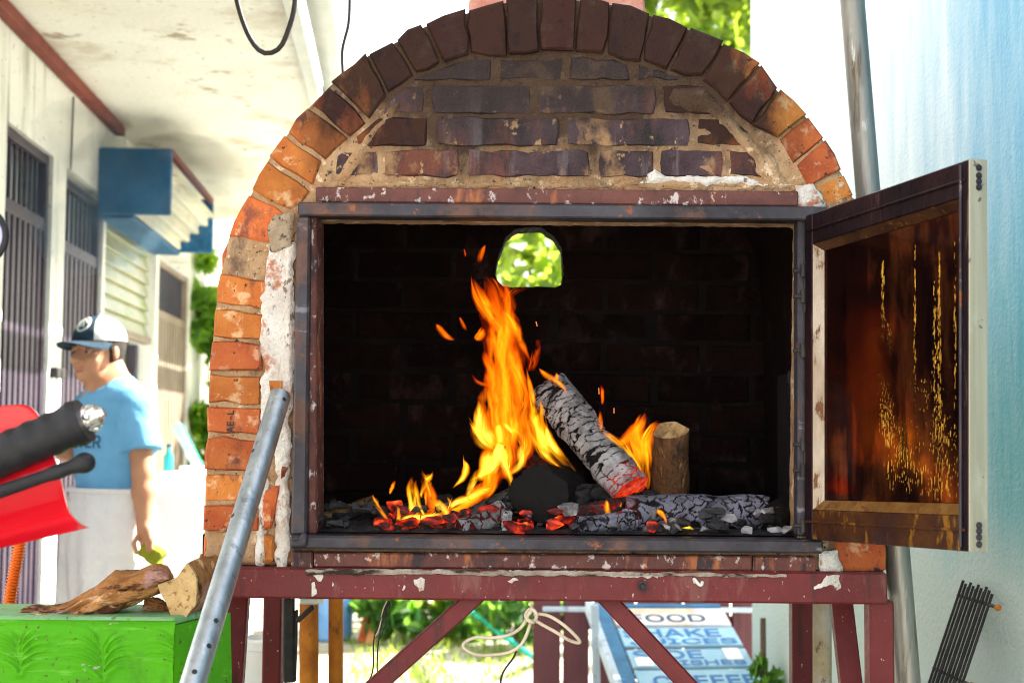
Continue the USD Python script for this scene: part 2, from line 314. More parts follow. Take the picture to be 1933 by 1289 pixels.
SOOTBRICK = mat('sooty_brick', (0.005346, 0.003119, 0.002673), (0.01159, 0.005346, 0.004455), 9, bump=0.8, bscale=90, bdist=0.006, rough=0.9, vary=0.35, spec=0.08, spots=[((0.028, 0.016, 0.016), 12, 0.62, 0.14, (1, 1, .6))])
GALV = mat('galvanised_steel', (0.27, 0.31, 0.35), (0.42, 0.46, 0.50), 22, stretch=(1, 1, .25), bump=0.15, bscale=160, bdist=0.002, rough=0.34, rough2=0.5, metal=0.85,
           spots=[((0.18, 0.20, 0.23), 60, 0.62, 0.14, (1, 1, .35)), ((0.52, 0.56, 0.60), 45, 0.66, 0.14, (1, 1, .3))])
OLDPIPE = mat('weathered_pipe', (0.20, 0.19, 0.165), (0.30, 0.29, 0.265), 16, stretch=(1, 1, .12), bump=0.25, bscale=120, bdist=0.002, rough=0.36, rough2=0.5, metal=0.75,
              spots=[((0.11, 0.085, 0.06), 30, 0.58, 0.14, (1, 1, .10)), ((0.44, 0.43, 0.40), 40, 0.66, 0.12, (1, 1, .2))])
RUSTPIPE = mat('rusty_pipe', (0.336, 0.105, 0.012), (0.504, 0.182, 0.016), 14, bump=0.5, bscale=90, bdist=0.003, rough=0.7, spots=[((0.09, 0.03, 0.012), 18, 0.58, 0.12, (1, 1, .6)), ((0.45, 0.22, 0.03), 30, 0.64, 0.08, (1, 1, .4))])
CEMENTPOLE = mat('mottled_pole', (0.42, 0.33, 0.20), (0.50, 0.47, 0.42), 14, bump=0.5, bscale=90, bdist=0.003, rough=0.8, spots=[((0.16, 0.12, 0.08), 30, 0.62, 0.08, (1, 1, .6)), ((0.62, 0.60, 0.56), 20, 0.62, 0.08, (1, 1, .4))])
BLACKIRON = mat('black_iron', (0.012, 0.012, 0.014), (0.03, 0.026, 0.024), 30, bump=0.3, bscale=150, bdist=0.002, rough=0.55)
INNERDOOR = mat('tarred_door_sheet', (0.46, 0.125, 0.035), (0.045, 0.014, 0.011), 6, stretch=(1, 1, .35), bump=0.02, bscale=60, bdist=0.0005, rough=0.06, rough2=0.14, metal=0.92,
                lo=0.34, hi=0.50, spots=[((0.02, 0.008, 0.010), 26, 0.56, 0.14, (1, 1, .10))])
TARSPOT = mat('amber_tar', (0.34, 0.15, 0.008), (0.50, 0.26, 0.016), 60, bump=0.3, bscale=200, bdist=0.001, rough=0.5)
TARFRAME = mat('tarred_frame', (0.012, 0.007, 0.010), (0.026, 0.012, 0.014), 8, stretch=(1, 1, .5), bump=0.2, bscale=70, bdist=0.002, rough=0.26, rough2=0.42, metal=0.7,
               spots=[((0.07, 0.04, 0.035), 40, 0.66, 0.06, (1, 1, .12))])
TARFRAMELOW = mat('amber_stained_frame', (0.021, 0.00675, 0.00525), (0.05625, 0.0195, 0.006), 14, bump=0.3, bscale=70, bdist=0.002, rough=0.3, rough2=0.45, metal=0.35,
                  spots=[((0.20, 0.085, 0.010), 34, 0.60, 0.08, (1, 1, .35)), ((0.03, 0.012, 0.012), 20, 0.58, 0.1, (1, 1, .4))])
BRUSHED = mat('brushed_edge', (0.30, 0.27, 0.20), (0.38, 0.34, 0.26), 20, stretch=(4, 4, .1), bump=0.08, bscale=200, bdist=0.001, rough=0.5, metal=0.3, spots=[((0.10, 0.09, 0.08), 40, 0.74, 0.04, (1, 1, 1)), ((0.44, 0.40, 0.33), 9, 0.55, .2, (1, 1, .4))])
CHARCOAL = mat('charcoal', (0.008, 0.008, 0.010), (0.022, 0.021, 0.024), 24, bump=0.8, bscale=120, bdist=0.004, rough=0.8, spec=0.1, spots=[((0.12, 0.11, 0.115), 40, 0.66, 0.08, (1, 1, 1))])
FRESHWOOD = mat('sawn_wood', (0.442, 0.289, 0.1275), (0.561, 0.391, 0.187), 40, bump=0.6, bscale=160, bdist=0.003, rough=0.8, spots=[((0.26, 0.13, 0.05), 90, 0.60, 0.08, (1, 1, 1))])
BARK = mat('scorched_bark', (0.06, 0.028, 0.014), (0.15, 0.075, 0.03), 20, stretch=(1, 1, .3), bump=0.9, bscale=90, bdist=0.006, rough=0.85, spots=[((0.02, 0.012, 0.01), 16, 0.56, 0.12, (1, 1, .4)), ((0.30, 0.19, 0.08), 40, 0.66, 0.06, (1, 1, .2))])
ASHBED = mat('ash_bed', (0.010, 0.009, 0.010), (0.045, 0.042, 0.046), 40, bump=1.0, bscale=160, bdist=0.006, rough=0.95)
DRIFT = mat('weathered_wood', (0.21, 0.07875, 0.0225), (0.39, 0.1875, 0.06375), 26, stretch=(.35, 1, 1), bump=0.9, bscale=110, bdist=0.006, rough=0.85,
            spots=[((0.08, 0.025, 0.012), 30, 0.58, 0.08, (.25, 1, 1)), ((0.72, 0.46, 0.26), 34, 0.62, 0.1, (.3, 1, 1)), ((0.40, 0.22, 0.19), 12, 0.60, 0.1, (1, 1, 1))])
GREENPAINT = mat('green_paint', (0.04807, 0.276, 0.000552), (0.06555, 0.3312, 0.000736), 5, bump=0.2, bscale=70, bdist=0.004, rough=0.42, rough2=0.55, spec=.2,
                 spots=[((0.035, 0.17, 0.001), 7, 0.60, 0.2, (1, 1, 1)), ((0.06, 0.05, 0.012), 80, 0.70, 0.05, (1, 1, 1)), ((0.12, 0.40, 0.03), 30, 0.62, 0.12, (.25, 1, 2)), ((0.03, 0.13, 0.004), 5, 0.58, 0.18, (1, 1, .5)), ((0.30, 0.34, 0.22), 46, 0.75, 0.03, (.5, 1, 1))])
GREENTOP = mat('pale_green_top', (0.12, 0.3, 0.1275), (0.18, 0.345, 0.1875), 12, bump=0.3, bscale=70, bdist=0.004, rough=0.5, spots=[((0.10, 0.14, 0.07), 50, 0.66, 0.06, (1, 1, 1)), ((0.10, 0.38, 0.05), 9, 0.58, 0.12, (1, 1, 1))])  # paler, greyer green than the front
CREAM = mat('cream_render', (0.78, 0.7592, 0.672), (0.84, 0.8424, 0.784), 1.6, bump=0.25, bscale=40, bdist=0.006, rough=0.9, spots=[((0.55, 0.49, 0.38), 2.2, 0.56, 0.2, (1, 1, 1)), ((0.40, 0.34, 0.25), 6, 0.66, 0.10, (1, 1, 1)), ((0.35, 0.31, 0.24), 30, 0.74, 0.04, (1, 1, 1))])
WALLWHITE = mat('house_whitewash', (0.70, 0.72, 0.66), (0.78, 0.79, 0.74), 2, bump=0.25, bscale=40, bdist=0.006, rough=0.9, spots=[((0.46, 0.46, 0.40), 3, 0.56, 0.18, (1, 1, .3)), ((0.30, 0.27, 0.22), 7, 0.66, 0.16, (1.6, 1.6, .12)), ((0.25, 0.22, 0.2), 40, 0.72, 0.05, (1, 1, 1))])
REDTRIM = mat('red_trim', (0.15, 0.02625, 0.0165), (0.225, 0.04125, 0.02625), 12, bump=0.4, bscale=60, rough=0.6)
GATEMAROON = mat('gate_paint', (0.03584, 0.02448, 0.0432), (0.05481, 0.0396, 0.0576), 4, bump=0.2, bscale=60, rough=0.40)
GATEDARK = mat('gate_bars', (0.035, 0.035, 0.06), (0.06, 0.05, 0.07), 6, bump=0.2, rough=0.4)
GATETAN = mat('tan_gate_paint', (0.19, 0.15, 0.11), (0.26, 0.21, 0.16), 4, bump=0.2, rough=0.6)
FROST = mat('transom_backing', (0.40, 0.47, 0.50), (0.52, 0.58, 0.60), 3, bump=0.1, rough=0.3)
SHUTTER = mat('shutter_slat', (0.34, 0.36, 0.22), (0.44, 0.44, 0.28), 3, bump=0.15, rough=0.32, metal=0.3, spots=[((0.24, 0.30, 0.06), 4, 0.55, 0.15, (1, 1, 2))])  # green-yellow tint and patches paint in reflections on the slats
NAVY = mat('awning_blue', (0.0036, 0.0675, 0.1785), (0.006, 0.1148, 0.2625), 7, bump=0.2, rough=0.6, spots=[((0.08, 0.17, 0.30), 6, 0.62, 0.14, (1, 1, 1))])
CORR = mat('corrugated_sheet', (0.60, 0.58, 0.44), (0.70, 0.68, 0.56), 10, bump=0.2, rough=0.5)
PVC = mat('grey_pvc', (0.56, 0.58, 0.54), (0.66, 0.68, 0.64), 6, bump=0.1, rough=0.45)
CABLE = mat('black_cable', (0.016, 0.013, 0.014), (0.03, 0.022, 0.02), 20, bump=0.1, rough=0.45)
CORD = mat('beige_cord', (0.52, 0.42, 0.30), (0.62, 0.53, 0.40), 40, bump=0.2, rough=0.6)
REDPLASTIC = mat('red_plastic', (0.527, 0.0051, 0.0136), (0.578, 0.0068, 0.0187), 4, bump=0.05, rough=0.24, coat=0.4)
BLACKRUBBER = mat('black_rubber', (0.006, 0.007, 0.009), (0.012, 0.012, 0.015), 30, bump=0.2, rough=0.45, spec=0.25)
CHROME = mat('chrome', (0.70, 0.68, 0.68), (0.80, 0.78, 0.78), 10, bump=0.03, rough=0.12, metal=1.0)
ORANGE = mat('orange_plastic', (0.62, 0.10, 0.008), (0.72, 0.14, 0.012), 10, bump=0.1, rough=0.35)
SKIN = mat('skin', (0.46, 0.225, 0.125), (0.52, 0.265, 0.155), 14, bump=0.15, bscale=200, bdist=0.002, rough=0.5)
LIP = mat('lips', (0.36, 0.14, 0.09), (0.40, 0.16, 0.11), 30, rough=0.45)
HAIR = mat('dark_hair', (0.018, 0.012, 0.009), (0.04, 0.026, 0.02), 60, bump=0.6, rough=0.6)
EYEWHITE = mat('eye_white', (0.36, 0.31, 0.28), (0.42, 0.36, 0.32), 10, rough=0.3)
TEE = mat('blue_jersey', (0.13, 0.38, 0.66), (0.17, 0.45, 0.74), 9, bump=0.25, bscale=30, bdist=0.006, rough=0.85)
TEEPRINT = mat('shirt_print', (0.03, 0.10, 0.20), (0.05, 0.13, 0.24), 9, rough=0.8)
APRON = mat('white_apron', (0.784, 0.7952, 0.8176), (0.8736, 0.8736, 0.8736), 5, bump=0.6, bscale=26, bdist=0.012, rough=0.9)
TROUSER = mat('pale_trousers', (0.50, 0.54, 0.60), (0.60, 0.64, 0.68), 6, bump=0.5, bscale=30, bdist=0.01, rough=0.9)
CAPWHITE = mat('cap_white', (0.55, 0.62, 0.62), (0.72, 0.76, 0.76), 18, bump=0.4, rough=0.85, spots=[((0.22, 0.30, 0.34), 14, 0.60, 0.10, (1, 1, 1))])
CAPNAVY = mat('cap_navy', (0.012, 0.035, 0.06), (0.02, 0.05, 0.08), 18, bump=0.4, rough=0.8)
LIME = mat('lime_sponge', (0.36, 0.42, 0.02), (0.46, 0.52, 0.04), 30, bump=0.8, rough=0.9)
WHITEPLASTIC = mat('white_plastic', (0.76, 0.77, 0.78), (0.80, 0.80, 0.80), 3, bump=0.05, rough=0.35)
BARREL = mat('blue_barrel', (0.10, 0.26, 0.60), (0.16, 0.34, 0.68), 5, bump=0.1, rough=0.4)
REDBOARD = mat('red_board', (0.34, 0.05, 0.02), (0.42, 0.08, 0.03), 8, bump=0.3, rough=0.7)
ORANGEBOARD = mat('orange_board', (0.58, 0.24, 0.10), (0.66, 0.32, 0.15), 8, bump=0.3, rough=0.7)
GREYPLANK = mat('grey_plank', (0.30, 0.29, 0.27), (0.40, 0.39, 0.36), 12, stretch=(.2, 1, 1), bump=0.5, rough=0.85)
TEAL = mat('teal_paint', (0.015, 0.33, 0.24), (0.02, 0.42, 0.32), 6, bump=0.2, rough=0.4)
TEALWALL = mat('teal_wall', (0.02, 0.34, 0.38), (0.04, 0.44, 0.46), 4, bump=0.2, rough=0.7)
PALEGREEN = mat('pale_green_board', (0.24, 0.50, 0.12), (0.34, 0.60, 0.18), 8, bump=0.3, rough=0.7)
SIGNRAIL = mat('blue_sign_rail', (0.015, 0.12, 0.26), (0.03, 0.18, 0.36), 10, bump=0.3, rough=0.6)
SIGNPALE = mat('pale_rail', (0.46, 0.58, 0.68), (0.56, 0.66, 0.74), 14, bump=0.3, rough=0.6, spots=[((0.25, 0.36, 0.48), 20, 0.60, .1, (1, 1, 1))])
SIGNWHITE = mat('sign_white', (0.72, 0.70, 0.72), (0.78, 0.76, 0.78), 10, bump=0.1, rough=0.5, spots=[((0.80, 0.42, 0.24), 9, 0.56, 0.2, (1, 1, 1))])
SIGNPINK = mat('sign_peach', (0.80, 0.44, 0.27), (0.82, 0.56, 0.42), 10, bump=0.1, rough=0.5)
SIGNBLUE = mat('sign_sky_blue', (0.24, 0.47, 0.62), (0.32, 0.55, 0.68), 10, bump=0.1, rough=0.5)
LETTERBLUE = mat('letter_blue', (0.001, 0.13, 0.40), (0.002, 0.17, 0.46), 14, rough=0.5)
LETTERDARK = mat('letter_navy', (0.01, 0.06, 0.11), (0.015, 0.08, 0.14), 14, rough=0.5)
STICKERPINK = mat('sticker_print', (0.55, 0.25, 0.55), (0.6, 0.3, 0.6), 14, rough=0.5)
PANEL = mat('maroon_sheet', (0.085, 0.028, 0.036), (0.13, 0.045, 0.05), 5, stretch=(1, 1, .2), bump=0.3, bscale=30, rough=0.45, rough2=.6, spots=[((0.30, 0.13, 0.08), 4, 0.60, 0.12, (1.4, 1, .1))])
TRUNK = mat('tree_bark', (0.10, 0.07, 0.045), (0.18, 0.13, 0.09), 12, stretch=(1, 1, .3), bump=0.9, bscale=50, bdist=0.02, rough=0.9)
CONCRETE = mat('concrete', (0.42, 0.40, 0.36), (0.52, 0.50, 0.46), 6, bump=0.4, rough=0.9)

def leaf(name, c1, c2, tr):
    usdkit.material(stage, L + name, {
        'geo': ('geometry', {}), 'rp': ('rgb_ramp', {'ramp': [(0.0, c1), (0.6, c2), (1.0, tuple(min(1, x * 1.5) for x in c2))]}),
        'p': ('principled_bsdf', {'roughness': 0.45}), 't': ('translucent_bsdf', {'color': tr}), 'x': ('mix_closure', {'fac': 0.58})},
        [('geo.random_per_island', 'rp.fac'), ('rp.color', 'p.base_color'), ('p.BSDF', 'x.closure1'), ('t.BSDF', 'x.closure2')], surface='x.closure')
    return L + name
LEAF = leaf('tree_leaf', (0.035, 0.09, 0.012), (0.10, 0.17, 0.015), (0.46, 0.62, 0.05))
LEAF2 = leaf('shrub_leaf', (0.016, 0.075, 0.018), (0.05, 0.14, 0.02), (0.24, 0.48, 0.05))
LEAF3 = leaf('vine_leaf', (0.02, 0.10, 0.02), (0.06, 0.17, 0.02), (0.40, 0.66, 0.04))

# the blue painted wall: worn blue streaks, far-end glare painted in as white, cream splash-back low down
usdkit.material(stage, L + 'blue_limewash_glare', {
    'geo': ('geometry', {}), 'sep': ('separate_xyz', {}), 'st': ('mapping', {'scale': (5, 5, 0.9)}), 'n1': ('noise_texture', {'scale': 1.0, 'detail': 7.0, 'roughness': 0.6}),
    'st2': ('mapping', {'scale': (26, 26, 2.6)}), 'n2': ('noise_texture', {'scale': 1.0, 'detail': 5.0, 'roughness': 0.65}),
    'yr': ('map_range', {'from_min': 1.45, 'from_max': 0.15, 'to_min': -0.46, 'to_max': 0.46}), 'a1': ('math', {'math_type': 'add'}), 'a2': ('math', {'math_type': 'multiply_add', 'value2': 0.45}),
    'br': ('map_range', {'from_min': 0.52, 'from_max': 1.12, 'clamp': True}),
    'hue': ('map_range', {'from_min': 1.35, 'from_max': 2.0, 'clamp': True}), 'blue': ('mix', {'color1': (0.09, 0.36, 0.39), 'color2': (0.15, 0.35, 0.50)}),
    'glare_wash': ('mix', {'color1': (0.60, 0.68, 0.69), 'fac': 0.5}), 
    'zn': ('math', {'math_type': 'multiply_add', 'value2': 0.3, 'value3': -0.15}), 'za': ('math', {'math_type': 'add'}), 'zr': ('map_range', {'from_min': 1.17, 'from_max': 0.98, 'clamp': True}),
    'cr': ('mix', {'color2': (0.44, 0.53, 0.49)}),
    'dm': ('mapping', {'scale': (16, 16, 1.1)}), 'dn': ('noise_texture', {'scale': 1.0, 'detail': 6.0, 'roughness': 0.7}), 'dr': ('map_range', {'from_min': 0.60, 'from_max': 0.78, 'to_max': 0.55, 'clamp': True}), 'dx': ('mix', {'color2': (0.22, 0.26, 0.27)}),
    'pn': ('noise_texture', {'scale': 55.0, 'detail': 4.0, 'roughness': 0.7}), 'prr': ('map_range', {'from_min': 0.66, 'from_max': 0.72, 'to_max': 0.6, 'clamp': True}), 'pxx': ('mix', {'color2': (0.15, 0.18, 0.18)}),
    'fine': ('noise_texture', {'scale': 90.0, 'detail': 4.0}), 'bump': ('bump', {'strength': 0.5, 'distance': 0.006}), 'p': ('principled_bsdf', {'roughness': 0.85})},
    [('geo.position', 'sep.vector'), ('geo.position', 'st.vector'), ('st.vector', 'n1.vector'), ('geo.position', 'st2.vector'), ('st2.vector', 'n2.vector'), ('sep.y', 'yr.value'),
     ('n1.fac', 'a1.value1'), ('yr.result', 'a1.value2'), ('n2.fac', 'a2.value1'), ('a1.value', 'a2.value3'), ('a2.value', 'br.value'), ('br.result', 'glare_wash.fac'),
     ('sep.z', 'hue.value'), ('hue.result', 'blue.fac'), ('blue.color', 'glare_wash.color2'),
     ('n1.fac', 'zn.value1'), ('sep.z', 'za.value1'), ('zn.value', 'za.value2'), ('za.value', 'zr.value'), ('zr.result', 'cr.fac'), ('glare_wash.color', 'cr.color1'),
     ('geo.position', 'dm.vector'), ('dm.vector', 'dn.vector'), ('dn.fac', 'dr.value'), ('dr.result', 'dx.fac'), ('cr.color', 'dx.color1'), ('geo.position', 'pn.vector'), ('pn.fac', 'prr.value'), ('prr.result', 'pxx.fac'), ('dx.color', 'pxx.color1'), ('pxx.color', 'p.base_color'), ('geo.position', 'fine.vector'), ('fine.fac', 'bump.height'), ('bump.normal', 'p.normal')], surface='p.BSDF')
LIMEWASH_GLARE = L + 'blue_limewash_glare'

# ground: bright dry earth and concrete with grass patches
usdkit.material(stage, L + 'yard_ground', {
    'geo': ('geometry', {}), 'n1': ('noise_texture', {'scale': 1.3, 'detail': 7.0, 'roughness': 0.65}), 'r1': ('rgb_ramp', {'ramp': [(0.30, (0.30, 0.27, 0.20)), (0.5, (0.46, 0.43, 0.35)), (0.7, (0.54, 0.51, 0.44))]}),
    'n2': ('noise_texture', {'scale': 2.1, 'detail': 8.0, 'roughness': 0.7}), 'g': ('map_range', {'from_min': 0.585, 'from_max': 0.66, 'clamp': True}), 'x': ('mix', {'color2': (0.14, 0.22, 0.03)}),
    'n3': ('noise_texture', {'scale': 45.0, 'detail': 4.0}), 'b': ('bump', {'strength': 0.6, 'distance': 0.02}), 'p': ('principled_bsdf', {'roughness': 0.95})},
    [('geo.position', 'n1.vector'), ('n1.fac', 'r1.fac'), ('geo.position', 'n2.vector'), ('n2.fac', 'g.value'), ('g.result', 'x.fac'), ('r1.color', 'x.color1'), ('x.color', 'p.base_color'),
     ('geo.position', 'n3.vector'), ('n3.fac', 'b.height'), ('b.normal', 'p.normal')], surface='p.BSDF')

# charred wood: ash on the blocks, black in the cracks, some cracks still glowing
def charred(name, ash, glow=0.0):
    usdkit.material(stage, L + name, {
        'geo': ('geometry', {}), 'a': ('attribute', {'attribute': 'ash'}), 'h': ('attribute', {'attribute': 'ember'}), 'n': ('noise_texture', {'scale': 60.0, 'detail': 6.0, 'roughness': 0.65}),
        'n2': ('noise_texture', {'scale': 26.0, 'detail': 6.0, 'roughness': 0.65}), 'mu': ('math', {'math_type': 'multiply'}), 'mr': ('map_range', {'from_min': 0.24, 'from_max': 0.58, 'clamp': True}),
        'x': ('mix', {'color1': (0.007, 0.006, 0.0065), 'color2': ash}), 'b': ('bump', {'strength': 0.8, 'distance': 0.004}),
        'em': ('rgb_ramp', {'ramp': [(0.0, (0, 0, 0)), (0.3, (0.06, 0.002, 0.001)), (0.6, (0.45, 0.014, 0.003)), (0.85, (0.9, 0.06, 0.008)), (1.0, (1.0, 0.20, 0.02))]}),
        'hm': ('math', {'math_type': 'multiply'}), 'p': ('principled_bsdf', {'roughness': 0.85, 'specular_ior_level': 0.12, 'emission_strength': glow})},
        [('geo.position', 'n.vector'), ('geo.position', 'n2.vector'), ('a.fac', 'mu.value1'), ('n2.fac', 'mu.value2'), ('mu.value', 'mr.value'), ('mr.result', 'x.fac'), ('x.color', 'p.base_color'),
         ('n.fac', 'b.height'), ('b.normal', 'p.normal'), ('h.fac', 'hm.value1'), ('n.fac', 'hm.value2'), ('hm.value', 'em.fac'), ('em.color', 'p.emission_color')], surface='p.BSDF')
    return L + name
ASHWOOD = charred('ash_covered_wood', (0.29, 0.28, 0.295), 0.19)
ASHBLUE = charred('blue_grey_ash', (0.15, 0.15, 0.20), 0.34)
DARKCHAR = charred('black_char', (0.055, 0.053, 0.058), 0.34)
EMBER = charred('glowing_ember', (0.055, 0.03, 0.03), 0.20)

# flame: light given off by hot soot; heat (0 edge - 1 core) and hot (orange - yellow) are carried by the sheets
usdkit.material(stage, L + 'flame_light', {
    'h': ('attribute', {'attribute': 'glowcore'}), 'k': ('attribute', {'attribute': 'hot'}), 'u': ('attribute', {'attribute': 'along'}), 'w': ('attribute', {'attribute': 'across'}),
    'cx': ('combine_xyz', {}), 'n': ('noise_texture', {'scale': 1.0, 'detail': 2.5, 'roughness': 0.5, 'distortion': 0.7}),
    'nm': ('map_range', {'from_min': 0.3, 'from_max': 0.7, 'to_min': -0.10, 'to_max': 1.30, 'clamp': True}), 'al': ('math', {'math_type': 'multiply'}),
    'ac': ('map_range', {'from_min': 0.04, 'from_max': 1.05, 'to_min': 0.0, 'to_max': 0.74, 'clamp': True}),
    'hn': ('math', {'math_type': 'multiply_add', 'value2': 0.9, 'value3': -0.45}), 'ha': ('math', {'math_type': 'add', 'use_clamp': True}),
    'rp': ('rgb_ramp', {'ramp': [(0.0, (0.45, 0.02, 0.001)), (0.22, (0.85, 0.085, 0.001)), (0.5, (1.0, 0.22, 0.003)), (0.75, (1.15, 0.50, 0.008)), (1.0, (1.7, 1.15, 0.10))]}),
    'e': ('emission', {'strength': 0.29}), 't': ('transparent_bsdf', {}), 'x': ('mix_closure', {})},
    [('u.fac', 'cx.x'), ('w.fac', 'cx.y'), ('cx.vector', 'n.vector'), ('n.fac', 'nm.value'), ('h.fac', 'al.value1'), ('nm.result', 'al.value2'), ('al.value', 'ac.value'), ('ac.result', 'x.fac'),
     ('n.fac', 'hn.value1'), ('k.fac', 'ha.value1'), ('hn.value', 'ha.value2'), ('ha.value', 'rp.fac'), ('rp.color', 'e.color'), ('t.BSDF', 'x.closure1'), ('e.emission', 'x.closure2')], surface='x.closure')
FLAME = L + 'flame_light'
usdkit.material(stage, L + 'spark_light', {'e': ('emission', {'color': (1.0, 0.30, 0.12), 'strength': 0.16})}, [], surface='e.emission')
usdkit.material(stage, L + 'mirror_glass', {'p': ('principled_bsdf', {'base_color': (0.45, 0.38, 0.52), 'metallic': 1.0, 'roughness': 0.08})}, [], surface='p.BSDF')

usdkit.material(stage, L + 'wood_smoke', {
    'geo': ('geometry', {}), 'mp': ('mapping', {'scale': (3.2, 3.2, 3.2)}), 'n': ('noise_texture', {'scale': 1.0, 'detail': 4.0, 'roughness': 0.6, 'distortion': 1.2}), 'mr': ('map_range', {'from_min': 0.42, 'from_max': 0.72, 'to_min': 0.03, 'to_max': 1.7, 'clamp': True}),
    'v': ('principled_volume', {'color': (0.45, 0.78, 1.0), 'anisotropy': 0.2})},
    [('geo.position', 'mp.vector'), ('mp.vector', 'n.vector'), ('n.fac', 'mr.value'), ('mr.result', 'v.density')], volume='v.volume')

# ================================================================== the setting
g = 120.0
put('/World', 'ground', (np.array([[-g, -g, 0], [g, -g, 0], [g, g, 0], [-g, g, 0]]), np.array([[0, 1, 2], [0, 2, 3]])), L + 'yard_ground', kind='structure', label='bright dry yard ground with patches of grass', cat='ground')

def lanebox(o0, o1, d0, d1, z0, z1, bev=0.0):
    return hexa([lane(o0, d0, z0), lane(o1, d0, z0), lane(o1, d1, z0), lane(o0, d1, z0), lane(o0, d0, z1), lane(o1, d0, z1), lane(o1, d1, z1), lane(o0, d1, z1)], bev)

# ---- right: the blue limewashed wall
RW = 1.308
put('/World', 'painted_wall', lanebox(RW, RW + 0.16, 0.2, 5.0, 0, 3.5, 0.006), LIMEWASH_GLARE, label='tall rendered wall with worn blue limewash and far-end overexposure painted white right of the oven', cat='wall')

# ---- left: the low concrete house with barred gates
HW = -1.376
H = thing('concrete_house', 'long white house with barred maroon gates and a cream overhanging eave', 'house', lane(HW, 6, 0))
openings = [(3.4, 4.74, 0, 2.40), (4.90, 5.55, 0, 2.40), (5.77, 6.50, 0, 2.40), (6.56, 7.93, 0.0, 2.42), (8.02, 9.2, 0, 2.40)]
P = sbox(2.0, 0.0, 11.0, 2.77)
for a, b, c, d in openings: P = P.difference(sbox(a, c - 0.1, b, d))
ms = []
for gpoly in getattr(P, 'geoms', [P]):
    e = trimesh.creation.extrude_polygon(gpoly, 0.18, engine='earcut'); v = e.vertices
    ms.append((np.array([lane(HW - q[2], q[0], q[1]) for q in v]), e.faces))
put(H, 'wall', cat(*ms), WALLWHITE)
put(H, 'ceiling_slab', lanebox(HW - 0.3, -0.40, 1.6, 9.8, 2.772, 2.92, 0.004), CREAM, label='cream underside of the eave')
put(H, 'red_trim', lanebox(HW + 0.003, HW + 0.05, 2.0, 6.7, 2.722, 2.768, 0.004), REDTRIM)
put(H, 'fascia', lanebox(-0.397, -0.345, 1.6, 9.8, 2.735, 2.925, 0.004), PVC)
path = np.array([lane(-0.262, d, 2.72 + 0.004 * math.sin(d * 3)) for d in np.linspace(1.6, 9.8, 30)])
gp = put(H, 'drain_pipe', tube(path, 0.052, 20), PVC, smooth=40)
for d in (3.6, 5.62, 7.4):
    a = np.linspace(0, 2 * np.pi, 25); q = np.array([lane(-0.262 + 0.056 * math.cos(t), d, 2.72 + 0.056 * math.sin(t)) for t in a])
    put(gp, 'pipe_clip', tube(q, 0.006, 6), CABLE)
put(H, 'wall_wire', tube(curve([lane(HW + 0.012, 5.80, 2.70), lane(HW + 0.012, 5.79, 2.5), lane(HW + 0.012, 5.785, 2.39)], 14), 0.004, 6), CABLE)
put(H, 'floor_step', lanebox(HW - 0.3, HW + 0.18, 2.0, 10.5, 0.004, 0.10, 0.01), CONCRETE)
def gate(d0, d1, zt, zm, nb, mb, label, mback=None, solid=0.6):
    h = holder(H, 'gate', label)
    put(h, 'backing_sheet', lanebox(HW - 0.12, HW - 0.10, d0, d1, 0.10, zm), mback or GATEMAROON)
    put(h, 'transom_backing', lanebox(HW - 0.14, HW - 0.12, d0, d1, zm, zt), FROST)
    for z, t in ((zm, 0.05), (zt - 0.02, 0.035), (0.14, 0.05), (0.95, 0.04)):
        put(h, 'rail', lanebox(HW - 0.062, HW - 0.018, d0, d1, z - t / 2, z + t / 2, 0.003), mb)
    for d in (d0 + 0.018, d1 - 0.018): put(h, 'stile', lanebox(HW - 0.064, HW - 0.016, d - 0.02, d + 0.02, 0.10, zt, 0.003), mb)
    w = (d1 - d0 - 0.06) / nb
    for k in range(nb):
        c = d0 + 0.03 + w * (k + 0.5); put(h, 'bar', lanebox(HW - 0.056, HW - 0.024, c - w * solid / 2, c + w * solid / 2, 0.12, zm, 0.004), mb)
    nt = nb
    for k in range(1, nt):
        c = d0 + 0.03 + (d1 - d0 - 0.06) * k / nt; put(h, 'transom_bar', tube(np.array([lane(HW - 0.04, c, zm), lane(HW - 0.04, c, zt - 0.02)]), 0.008, 6), GATEDARK)
    return h
TANSHEET = mat('gate_backing', (0.34, 0.26, 0.25), (0.46, 0.36, 0.34), 4, bump=0.1, rough=0.5)
gate(3.4, 4.74, 2.40, 2.13, 14, GATEDARK, 'dark barred gate nearest the camera', TANSHEET)
gate(4.90, 5.55, 2.40, 2.12, 8, GATEMAROON, 'maroon barred gate with a barred transom', TANSHEET)
gate(5.77, 6.50, 2.37, 2.08, 8, GATEMAROON, 'maroon barred gate behind the man in the cap', TANSHEET)
gate(8.02, 9.2, 2.30, 1.98, 11, GATETAN, 'tan barred gate past the shutter', GATETAN)
for d in (5.62, 5.70):
    put(H, 'gate_latch', lanebox(HW + 0.001, HW + 0.03, d - 0.035, d + 0.03, 1.52, 1.56, 0.004), BLACKIRON)
sh = holder(H, 'shutter')
n = 8
for k in range(n):
    z0 = 1.82 + (2.42 - 1.82) * k / n
    put(sh, 'slat', hexa([lane(HW - 0.07, 6.57, z0), lane(HW - 0.035, 6.57, z0), lane(HW - 0.035, 7.92, z0), lane(HW - 0.07, 7.92, z0),
                          lane(HW - 0.07, 6.57, z0 + 0.073), lane(HW - 0.055, 6.57, z0 + 0.073), lane(HW - 0.055, 7.92, z0 + 0.073), lane(HW - 0.07, 7.92, z0 + 0.073)], 0.003), SHUTTER)
put(sh, 'bottom_rail', lanebox(HW - 0.075, HW - 0.02, 6.565, 7.925, 1.785, 1.818, 0.004), GATETAN)
kd = holder(H, 'kiosk_front')
